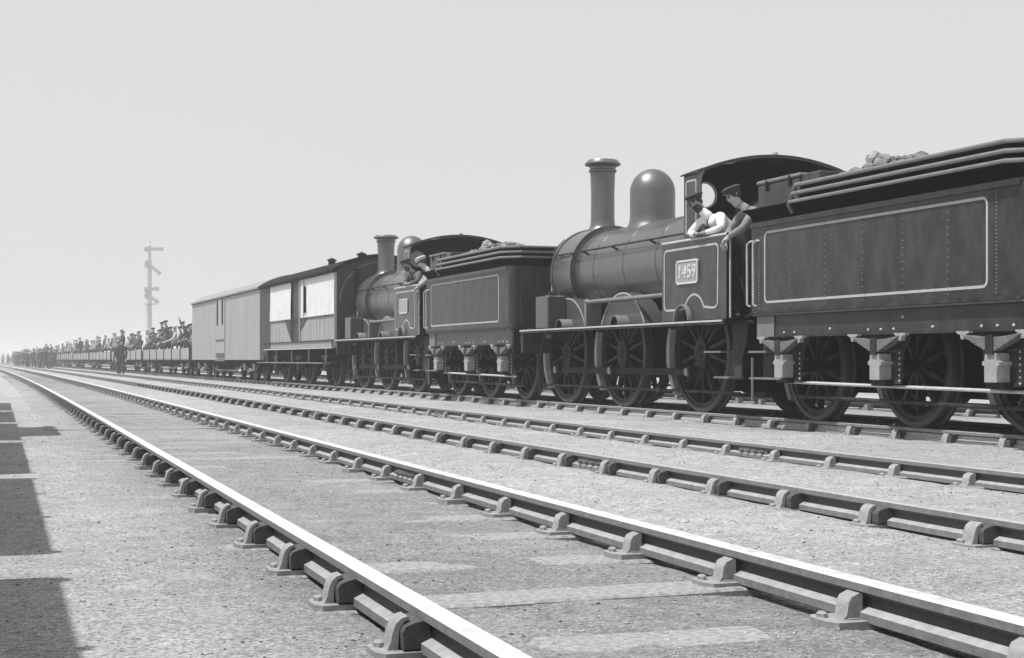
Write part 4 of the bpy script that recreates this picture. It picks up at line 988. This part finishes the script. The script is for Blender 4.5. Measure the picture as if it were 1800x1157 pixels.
# ------------------------------------------------------------------ people
def human(name, J, mats, fingers=True, sub=1, nose=True):
    """one continuous skinned body. J: dict of joint -> Vector. mats: (skin, top, trousers, boots)"""
    V = []; Ed = []; Rd = []; kind = []
    def v(p, r, par=None, k=1):
        V.append(Vector(p)[:]); Rd.append(r if isinstance(r, tuple) else (r, r)); i = len(V) - 1
        if par is not None: Ed.append((par, i)); kind.append(k)
        return i
    pel = v(J['pelvis'], (0.14, 0.115)); sp = v(J['spine'], (0.13, 0.105), pel, J.get('waist', 1)); ch = v(J['chest'], (0.125, 0.105), sp, 1)
    nb = v(J['neck'], 0.062, ch, 1); f = J['face']; hd = J['head']; up = (hd - J['neck']).normalized()
    jw = v(hd - up * 0.075 + f * 0.018, 0.062, nb, 0); h1 = v(hd + f * 0.006, 0.082, jw, 0); h2 = v(hd + up * 0.065 - f * 0.008, 0.080, h1, 0); v(hd + up * 0.105 - f * 0.012, 0.045, h2, 0)
    if nose: v(hd - up * 0.022 + f * 0.100, 0.014, h1, 0)
    for s_ in ('L', 'R'):
        a = v(J['sh' + s_], 0.068, ch, 1); m_ = v((J['sh' + s_] * 0.5 + J['el' + s_] * 0.5), 0.062, a, 1); e = v(J['el' + s_], 0.054, m_, 1); w = v(J['wr' + s_], 0.036, e, 1)
        dirh = (J['ha' + s_] - J['wr' + s_]).normalized(); pal = v(J['ha' + s_], (0.036, 0.022), w, 0)
        side = dirh.cross(Vector((0, 0, 1))); side = side.normalized() if side.length > 0.1 else Vector((1, 0, 0))
        if fingers:
            dn = Vector((0, 0, -1)) * 0.35 + dirh
            for k, (o, l) in enumerate(((-0.026, 0.062), (-0.009, 0.072), (0.009, 0.068), (0.026, 0.052))):
                b = v(J['ha' + s_] + dirh * 0.030 + side * o, 0.009, pal, 0); c = v(Vector(V[b]) + dirh * l * 0.5, 0.0085, b, 0); v(Vector(V[c]) + dn.normalized() * l * 0.5, 0.007, c, 0)
            b = v(J['ha' + s_] - dirh * 0.01 + side * 0.036 * (1 if s_ == 'L' else -1), 0.011, pal, 0); v(Vector(V[b]) + (dirh + side * 0.5 * (1 if s_ == 'L' else -1)).normalized() * 0.045, 0.009, b, 0)
        else: v(J['ha' + s_] + dirh * 0.07, 0.02, pal, 0)
        hp = v(J['hip' + s_], 0.092, pel, 2); th = v(J['hip' + s_] * 0.5 + J['kn' + s_] * 0.5, 0.080, hp, 2); kn = v(J['kn' + s_], 0.060, th, 2); cf = v(J['kn' + s_] * 0.6 + J['an' + s_] * 0.4, 0.058, kn, 2); an = v(J['an' + s_], 0.046, cf, 2)
        ft = J['an' + s_] + J['ffwd'] * 0.17 + Vector((0, 0, -0.055)); v(ft, (0.042, 0.03), an, 3)
    me = bpy.data.meshes.new(name); me.from_pydata(V, Ed, [])
    o = bpy.data.objects.new(name, me); C.objects.link(o)
    md = o.modifiers.new('skin', 'SKIN'); md.use_smooth_shade = True; md.branch_smoothing = 0.35
    for i, sv in enumerate(me.skin_vertices[0].data): sv.radius = Rd[i]; sv.use_root = (i == 0)
    if sub: sd = o.modifiers.new('sub', 'SUBSURF'); sd.levels = sub; sd.render_levels = sub
    bpy.context.view_layer.update()
    dg = bpy.context.evaluated_depsgraph_get(); me2 = bpy.data.meshes.new_from_object(o.evaluated_get(dg)); bpy.data.objects.remove(o)
    me2.name = name
    for m in mats: me2.materials.append(MATS[m]) 
    while len(me2.materials) > len(mats): me2.materials.pop(index=0)
    A = np.array([V[e[0]] for e in Ed]); B = np.array([V[e[1]] for e in Ed]); rr = np.array([(Rd[e[0]][0] + Rd[e[1]][0]) / 2 for e in Ed]); K = np.array(kind)
    n = len(me2.polygons); cs = np.empty(n * 3); me2.polygons.foreach_get('center', cs); cs = cs.reshape(-1, 3)
    AB = B - A; t = np.einsum('nek,ek->ne', cs[:, None] - A[None], AB) / np.maximum(1e-9, (AB * AB).sum(1)); t = np.clip(t, 0, 1)
    D = np.linalg.norm(cs[:, None] - (A[None] + AB[None] * t[..., None]), axis=2) / rr[None]
    me2.polygons.foreach_set('material_index', K[D.argmin(1)].astype(np.int32)); me2.polygons.foreach_set('use_smooth', np.ones(n, dtype=bool))
    me2.update(); return me2
def std_joints(pose, rs):
    J = {}; V_ = Vector
    lean = R(rs.uniform(-4, 8)); turn = rs.uniform(-0.5, 0.5)
    pz = 0.93 if pose != 'sit' else 0.47
    P0 = V_((0, 0, pz))
    def U(x, y, z): 
        z -= 0.0; return P0 + V_((x, y * math.cos(lean) + z * math.sin(lean), z * math.cos(lean) - y * math.sin(lean)))
    J['pelvis'] = P0; J['spine'] = U(0, 0, 0.20); J['chest'] = U(0, 0, 0.42); J['neck'] = U(0, 0, 0.56); J['head'] = U(0, 0.02, 0.71)
    J['face'] = V_((math.sin(turn), math.cos(turn), 0)); J['ffwd'] = V_((0, 1, 0))
    for s_, q in (('L', -1), ('R', 1)):
        J['sh' + s_] = U(q * 0.185, 0, 0.46)
        if pose == 'wave' and q == 1: J['el' + s_] = U(q * 0.30, 0.08, 0.70); J['wr' + s_] = U(q * 0.26, 0.12, 0.95); J['ha' + s_] = U(q * 0.26, 0.13, 1.03)
        elif pose in ('sit', 'lean'): J['el' + s_] = U(q * 0.26, 0.10, 0.22); J['wr' + s_] = U(q * 0.15, 0.32, 0.12); J['ha' + s_] = U(q * 0.13, 0.39, 0.10)
        else: J['el' + s_] = U(q * 0.245, -0.02, 0.17); J['wr' + s_] = U(q * 0.25, 0.06, -0.07); J['ha' + s_] = U(q * 0.25, 0.08, -0.15)
        st = rs.uniform(-0.06, 0.08) * (1 if pose != 'walk' else 0) + (q * 0.18 if pose == 'walk' else 0)
        J['hip' + s_] = P0 + V_((q * 0.09, 0, -0.04))
        if pose == 'sit': J['kn' + s_] = P0 + V_((q * 0.13, 0.42, 0.02)); J['an' + s_] = V_((q * 0.13, 0.44, 0.08))
        else: J['kn' + s_] = V_((q * 0.10, st * 0.6 + 0.03, 0.50)); J['an' + s_] = V_((q * 0.11, st, 0.08))
    return J
def cap_mesh(matn, wide=False):
    m = MB(); r = 0.108 if not wide else 0.115
    m.lathe([(0.098, -0.005), (0.100, 0.018), (r + 0.012, 0.035), (r + 0.010, 0.050), (0.085, 0.066), (0.0, 0.074)], (0, 0, 0), n=20)
    vz = [(0.10 * math.cos(R(a)), 0.10 * math.sin(R(a))) for a in range(25, 156, 13)] + [(0.085 * math.cos(R(a)), 0.02 + 0.115 * math.sin(R(a))) for a in range(150, 29, -12)]
    m.prism([(p[0], p[1]) for p in vz], 'z', -0.010, 0.002)
    if wide: m.lathe([(0.10, 0.0), (0.165, -0.008), (0.165, -0.002), (0.10, 0.012)], (0, 0, 0), n=20, caps=False)
    return m.mesh('cap', matn, smooth=True)
def add_cap(parent, J, cme, tilt=0.0):
    up = ((J['head'] - J['neck']).normalized() + Vector((0, 0, 1.3))).normalized(); f = J['face']; f = (f - up * f.dot(up)).normalized(); s_ = f.cross(up)
    M = Matrix((s_, f, up)).transposed().to_4x4(); M.translation = J['head'] + up * 0.052 - f * 0.002
    o = bpy.data.objects.new('cap', cme); C.objects.link(o); o.parent = parent; o.matrix_local = M @ Matrix.Rotation(R(-6), 4, 'X'); return o
def face_bits(parent, J, beard):
    up = (J['head'] - J['neck']).normalized(); f = J['face']; f = (f - up * f.dot(up)).normalized(); s_ = f.cross(up); hd = J['head']
    for q in (-1, 1):
        MB().ball(hd + f * 0.080 + s_ * q * 0.030 + up * 0.004, 0.0105).build('eye', 'hair_dark', parent, smooth=True)
        MB().ball(hd + s_ * q * 0.088 - up * 0.015, 0.015, sc=(0.8, 1, 1.4)).build('ear', 'skin_tanned', parent, smooth=True)
        MB().tube([hd + f * 0.084 + s_ * q * 0.014 + up * 0.022, hd + f * 0.074 + s_ * q * 0.048 + up * 0.022], 0.006, 6).build('eyebrow', 'hair_dark', parent)
    MB().tube([hd + f * 0.080 - s_ * 0.022 - up * 0.062, hd + f * 0.086 - up * 0.064, hd + f * 0.080 + s_ * 0.022 - up * 0.062], 0.005, 6).build('mouth', 'hair_dark' if beard else 'cloth_mid', parent)
    if beard:
        bm = bmesh.new(); bmesh.ops.create_icosphere(bm, subdivisions=2, radius=1); rs = random.Random(4)
        for v in bm.verts:
            c = v.co.copy(); v.co = hd + f * (0.048 + c.y * 0.050) + s_ * c.x * 0.058 + up * (-0.088 + c.z * 0.055) * 1.0 * (1 + rs.uniform(-0.05, 0.05))
        MB().bm(bm).build('beard', 'hair_dark', parent, smooth=True)
        MB().tube([hd + f * 0.092 - s_ * 0.034 - up * 0.052, hd + f * 0.102 - up * 0.044, hd + f * 0.092 + s_ * 0.034 - up * 0.052], 0.011, 6).build('moustache', 'hair_dark', parent)
    # hair below the cap
    m = MB(); m.ball(hd - f * 0.016 + up * 0.020, 0.096, sub=2, sc=(0.98, 0.98, 0.86)); o = m.build('hair', 'hair_dark', parent, smooth=True)
    return o
CAPD = cap_mesh('cap_dark'); CAPP = cap_mesh('cap_pale'); HATP = cap_mesh('cap_pale', True)
def crewman(dy, who, label, skin, top, trou, capm, beard):
    """driver leaning over the cab side, or fireman bending out of the gangway; joint positions in metres on the footplate"""
    V_ = Vector
    if who == 'driver':
        W_ = dict(pelvis=(8.88, 16.42, 2.02), spine=(8.78, 16.42, 2.19), chest=(8.62, 16.44, 2.355), neck=(8.47, 16.53, 2.455), head=(8.385, 16.61, 2.590),
                  shL=(8.51, 16.66, 2.39), shR=(8.55, 16.28, 2.41), elL=(8.43, 16.84, 2.235), wrL=(8.39, 16.66, 2.215), haL=(8.38, 16.57, 2.21),
                  elR=(8.48, 16.12, 2.245), wrR=(8.40, 16.31, 2.215), haR=(8.375, 16.42, 2.205), hipL=(8.90, 16.52, 1.98), hipR=(8.92, 16.32, 1.98), knL=(8.86, 16.52, 1.62), knR=(8.90, 16.30, 1.60), anL=(8.95, 16.52, 1.215), anR=(9.02, 16.30, 1.215))
        face = V_((-0.72, -0.62, -0.30)).normalized()
    else:
        W_ = dict(pelvis=(8.93, 15.60, 2.02), spine=(8.84, 15.61, 2.19), chest=(8.72, 15.64, 2.35), neck=(8.60, 15.71, 2.465), head=(8.52, 15.77, 2.595),
                  shL=(8.70, 15.86, 2.405), shR=(8.66, 15.50, 2.415), elL=(8.58, 15.97, 2.20), wrL=(8.47, 15.86, 2.08), haL=(8.43, 15.80, 2.02),
                  elR=(8.52, 15.52, 2.20), wrR=(8.43, 15.66, 2.13), haR=(8.40, 15.72, 2.07), hipL=(8.95, 15.70, 1.98), hipR=(9.0, 15.53, 1.98), knL=(8.88, 15.74, 1.62), knR=(8.98, 15.56, 1.60), anL=(9.0, 15.74, 1.215), anR=(9.10, 15.52, 1.215))
        face = V_((-0.86, -0.12, -0.48)).normalized()
    J = {k: V_(p) - V_((9.0, 15.8, 1.13)) for k, p in W_.items()}
    J['face'] = face; J['ffwd'] = V_((-1, 0, 0)); J['waist'] = 2 if who == 'driver' else 1
    T = thing('person', label, 'person', (9.0 if who == 'driver' else 8.95, (15.8 if who == 'driver' else 15.84) + dy, 1.13))
    link_mesh('body', human('body', J, (skin, top, trou, 'boot_leather'), sub=2), T)
    face_bits(T, J, beard); add_cap(T, J, capm)
    # clothing pieces
    up = (J['chest'] - J['pelvis']).normalized()
    if who == 'driver':
        MB().tube([J['neck'] - up * 0.02 + Vector((0.0, 0.05, -0.01)), J['neck'] - up * 0.02 + Vector((-0.05, 0, -0.01)), J['neck'] - up * 0.02 + Vector((-0.0, -0.055, -0.01)), J['neck'] - up * 0.02 + Vector((0.055, 0, 0.0)), J['neck'] - up * 0.02 + Vector((0.0, 0.05, -0.01))], 0.022, 8).build('collar', top, T, smooth=True)
    else:
        MB().prism([(-0.045, -0.02), (0.045, -0.02), (0.035, 0.30), (-0.035, 0.30)], 'z', 0, 0.01)
        m = MB().tube([J['chest'] + Vector((-0.118, 0.0, 0.02)), J['spine'] + Vector((-0.118, 0.0, 0.0)), J['pelvis'] + Vector((-0.125, 0, 0.03))], [0.035, 0.045, 0.04], 8); m.build('waistcoat', 'cloth_dark', T, smooth=True)
        MB().tube([J['neck'] + Vector((0, 0.06, -0.03)), J['neck'] + Vector((-0.065, 0, -0.035)), J['neck'] + Vector((0, -0.06, -0.03))], 0.018, 8).build('neckerchief', 'cloth_dark', T, smooth=True)
    return T
crewman(0, 'driver', 'bearded driver in a white shirt and dark cap leaning over the nearer cab side', 'skin_tanned', 'shirt_white', 'cloth_dark', CAPD, True)
crewman(0, 'fireman', 'fireman in a grey jacket and cap bending out beside the nearest tender', 'skin', 'jacket_grey', 'cloth_dark', CAPD, False)
crewman(B_Y - A_Y, 'driver', 'dark bearded man leaning out of the second locomotive cab', 'skin_tanned', 'cloth_mid', 'cloth_dark', CAPD, True)
crewman(B_Y - A_Y, 'fireman', 'man in a pale cap leaning out between second locomotive and its tender', 'skin', 'cloth_pale', 'cloth_dark', CAPP, False)

# crowd: a few prototypes, every person then an object of their own
rs = random.Random(21); PROTO = []
for i, (pose, top, tr, cp) in enumerate((('sit', 'cloth_dark', 'cloth_dark', CAPD), ('sit', 'cloth_pale', 'cloth_dark', HATP), ('sit', 'cloth_mid', 'cloth_mid', CAPD), ('stand', 'cloth_dark', 'cloth_dark', CAPD), ('stand', 'cloth_pale', 'cloth_mid', HATP), ('wave', 'cloth_dark', 'cloth_mid', CAPD), ('lean', 'cloth_mid', 'cloth_dark', CAPD), ('walk', 'cloth_dark', 'cloth_dark', CAPD))):
    J = std_joints(pose, rs); PROTO.append((pose, top, human('body', J, ('skin', top, tr, 'boot_leather'), fingers=(i in (3, 5, 7)), sub=1), J, cp))
TONE = {'cloth_dark': 'dark', 'cloth_pale': 'pale', 'cloth_mid': 'grey'}
def put_person(i, loc, rz, label, group=None, sc=1.0):
    p = PROTO[i]; T = thing('person', label, 'person', loc, group=group, rz=rz); T.scale = (sc, sc, sc)
    link_mesh('body', p[2], T); add_cap(T, p[3], p[4]); return T
near_pos = [(1.2, -0.6, 2), (2.3, -0.75, 1), (3.0, 0.2, 2), (4.4, -0.7, 0), (5.3, -0.5, 5), (6.2, -0.8, 0), (7.4, -0.6, 2), (8.4, 0.1, 0), (9.6, -0.7, 1), (10.6, -0.75, 0), (12.0, -0.5, 6), (13.2, -0.8, 2), (14.4, -0.6, 0), (15.7, -0.4, 3)]
words = ['at the near end', 'beside the near end figure', 'in the middle', 'leaning on the side board']
for w in range(16):
    n = 14 if w < 3 else (11 if w < 8 else 8)
    for k in range(n):
        if w == 0: y, x, pi = near_pos[k]
        else:
            y = 0.8 + (15.6 / n) * k + rs.uniform(-0.4, 0.4); x = rs.uniform(-0.5, 0.3); pi = rs.choice([0, 1, 1, 2, 2, 3, 4, 6, 1]) if w > 1 else rs.choice([0, 2, 1, 1, 0, 4, 2, 6])  # farther wagons draw more pale clothes, their tone standing in for haze
        p = PROTO[pi]; hgt = 0.70 + (0.22 if p[0] == 'sit' else 0.0)
        lab = '%s clothed person %s in the %s open wagon beyond the grey van' % (TONE[p[1]], {'sit': 'sitting', 'stand': 'standing', 'wave': 'waving an arm', 'lean': 'leaning', 'walk': 'standing'}[p[0]], ORD[w])
        lab = '%s clothed person %s, %s from the near end of the %s open wagon' % (TONE[p[1]], {'sit': 'sitting', 'stand': 'standing', 'wave': 'waving an arm', 'lean': 'leaning', 'walk': 'standing'}[p[0]], ORD[k], ORD[w])
        put_person(pi, (XC + max(x, -0.52), WG[w] + y, hgt), rs.uniform(0.6, 2.5) + (3.14 if rs.random() < 0.3 else 0), lab, 'people riding in the open wagons', rs.uniform(0.90, 1.06)).rotation_euler.x = rs.uniform(-0.12, 0.12)
put_person(3, (7.15, 75.8, GZ), 2.6, 'dark figure standing alone on the ground beside the open wagons', None, 1.02)
put_person(7, (7.12, 77.3, GZ), 0.6, 'dark figure stepping close behind the lone standing man', None, 0.97)
for k in range(44):
    y = rs.choice([rs.gauss(150, 14), rs.uniform(175, 330), rs.gauss(205, 16)]); x = rs.uniform(5.6, 7.7)
    put_person(rs.choice([3, 3, 4, 7, 7, 6]), (x, y, GZ), rs.uniform(0, 6.28), 'hazy figure in the distant crowd standing on the ground beside the train', 'crowd beside the far end of the train', rs.uniform(0.92, 1.05))

# ------------------------------------------------------------------ semaphore signal
def signal(loc):
    T = thing('semaphore_signal', 'tall faint semaphore signal post with level and lowered arms beyond the train', 'signal', loc)
    m = MB(); a, b = 0.20, 0.11
    m.add([(-a, -a, -0.3), (a, -a, -0.3), (a, a, -0.3), (-a, a, -0.3), (-b, -b, 10.0), (b, -b, 10.0), (b, b, 10.0), (-b, b, 10.0)], [(0, 3, 2, 1), (4, 5, 6, 7), (0, 1, 5, 4), (1, 2, 6, 5), (2, 3, 7, 6), (3, 0, 4, 7)])
    m.build('post', 'signal_haze_tone', T); MB().lathe([(0.18, 0), (0.18, 0.05), (0.05, 0.12), (0.08, 0.25), (0.0, 0.5)], (0, 0, 10.0), n=12).build('finial', 'signal_haze_tone', T)
    for z, ang, L_ in ((9.75, 0, 1.1), (8.45, -42, 1.15), (6.45, 4, 0.75), (5.9, -40, 0.9)):
        m = MB(); m.box(-0.15, L_ - 0.3, -0.21, -0.17, -0.13, 0.13); m.box(L_ - 0.3, L_, -0.21, -0.17, -0.17, 0.17)
        o = m.build('arm', 'signal_haze_tone', T, loc=(0, 0, z)); o.rotation_euler = (0, R(-ang), 0)
        s2 = MB(); s2.lathe([(0.15, -0.21), (0.15, -0.17)], (-0.32, 0, 0), 'y', 16); s2.build('spectacle', 'signal_haze_tone', o)
        MB().box(-0.42, -0.16, -0.15, 0.05, z - 0.22, z + 0.16).build('lamp', 'signal_haze_tone', T)
    m = MB()
    for s_ in (-0.22, 0.22): m.tube([(s_, 0.35, 0), (s_ * 0.8, 0.2, 9.0)], 0.02, 5)
    for k in range(26): m.box(-0.2, 0.2, 0.33 - k * 0.005, 0.36 - k * 0.005, 0.3 + 0.34 * k, 0.33 + 0.34 * k)
    m.build('ladder', 'signal_haze_tone', T, kind='stuff'); MB().box(-0.5, 0.5, -0.4, 0.4, 5.2, 5.26).build('platform', 'signal_haze_tone', T)
signal((14.2, 127.0, 0))

# ------------------------------------------------------------------ haze over the yard
hz = MB().box(-1600, 1600, -700, 2000, -1.3, 12.0).build('haze', 'soot_shade_black', None)
hz['kind'] = 'stuff'; hz['label'] = 'bright summer haze lying over the railway yard'
hm = bpy.data.materials.new('haze_air'); hm.use_nodes = True; hn = hm.node_tree; hn.nodes.clear()
ho = hn.nodes.new('ShaderNodeOutputMaterial'); hp = hn.nodes.new('ShaderNodeVolumePrincipled')
hp.inputs['Color'].default_value = (0.95, 0.95, 0.95, 1); hp.inputs['Density'].default_value = 0.0018; hp.inputs['Anisotropy'].default_value = 0.3
hn.links.new(hp.outputs[0], ho.inputs['Volume']); hz.data.materials.clear(); hz.data.materials.append(hm)
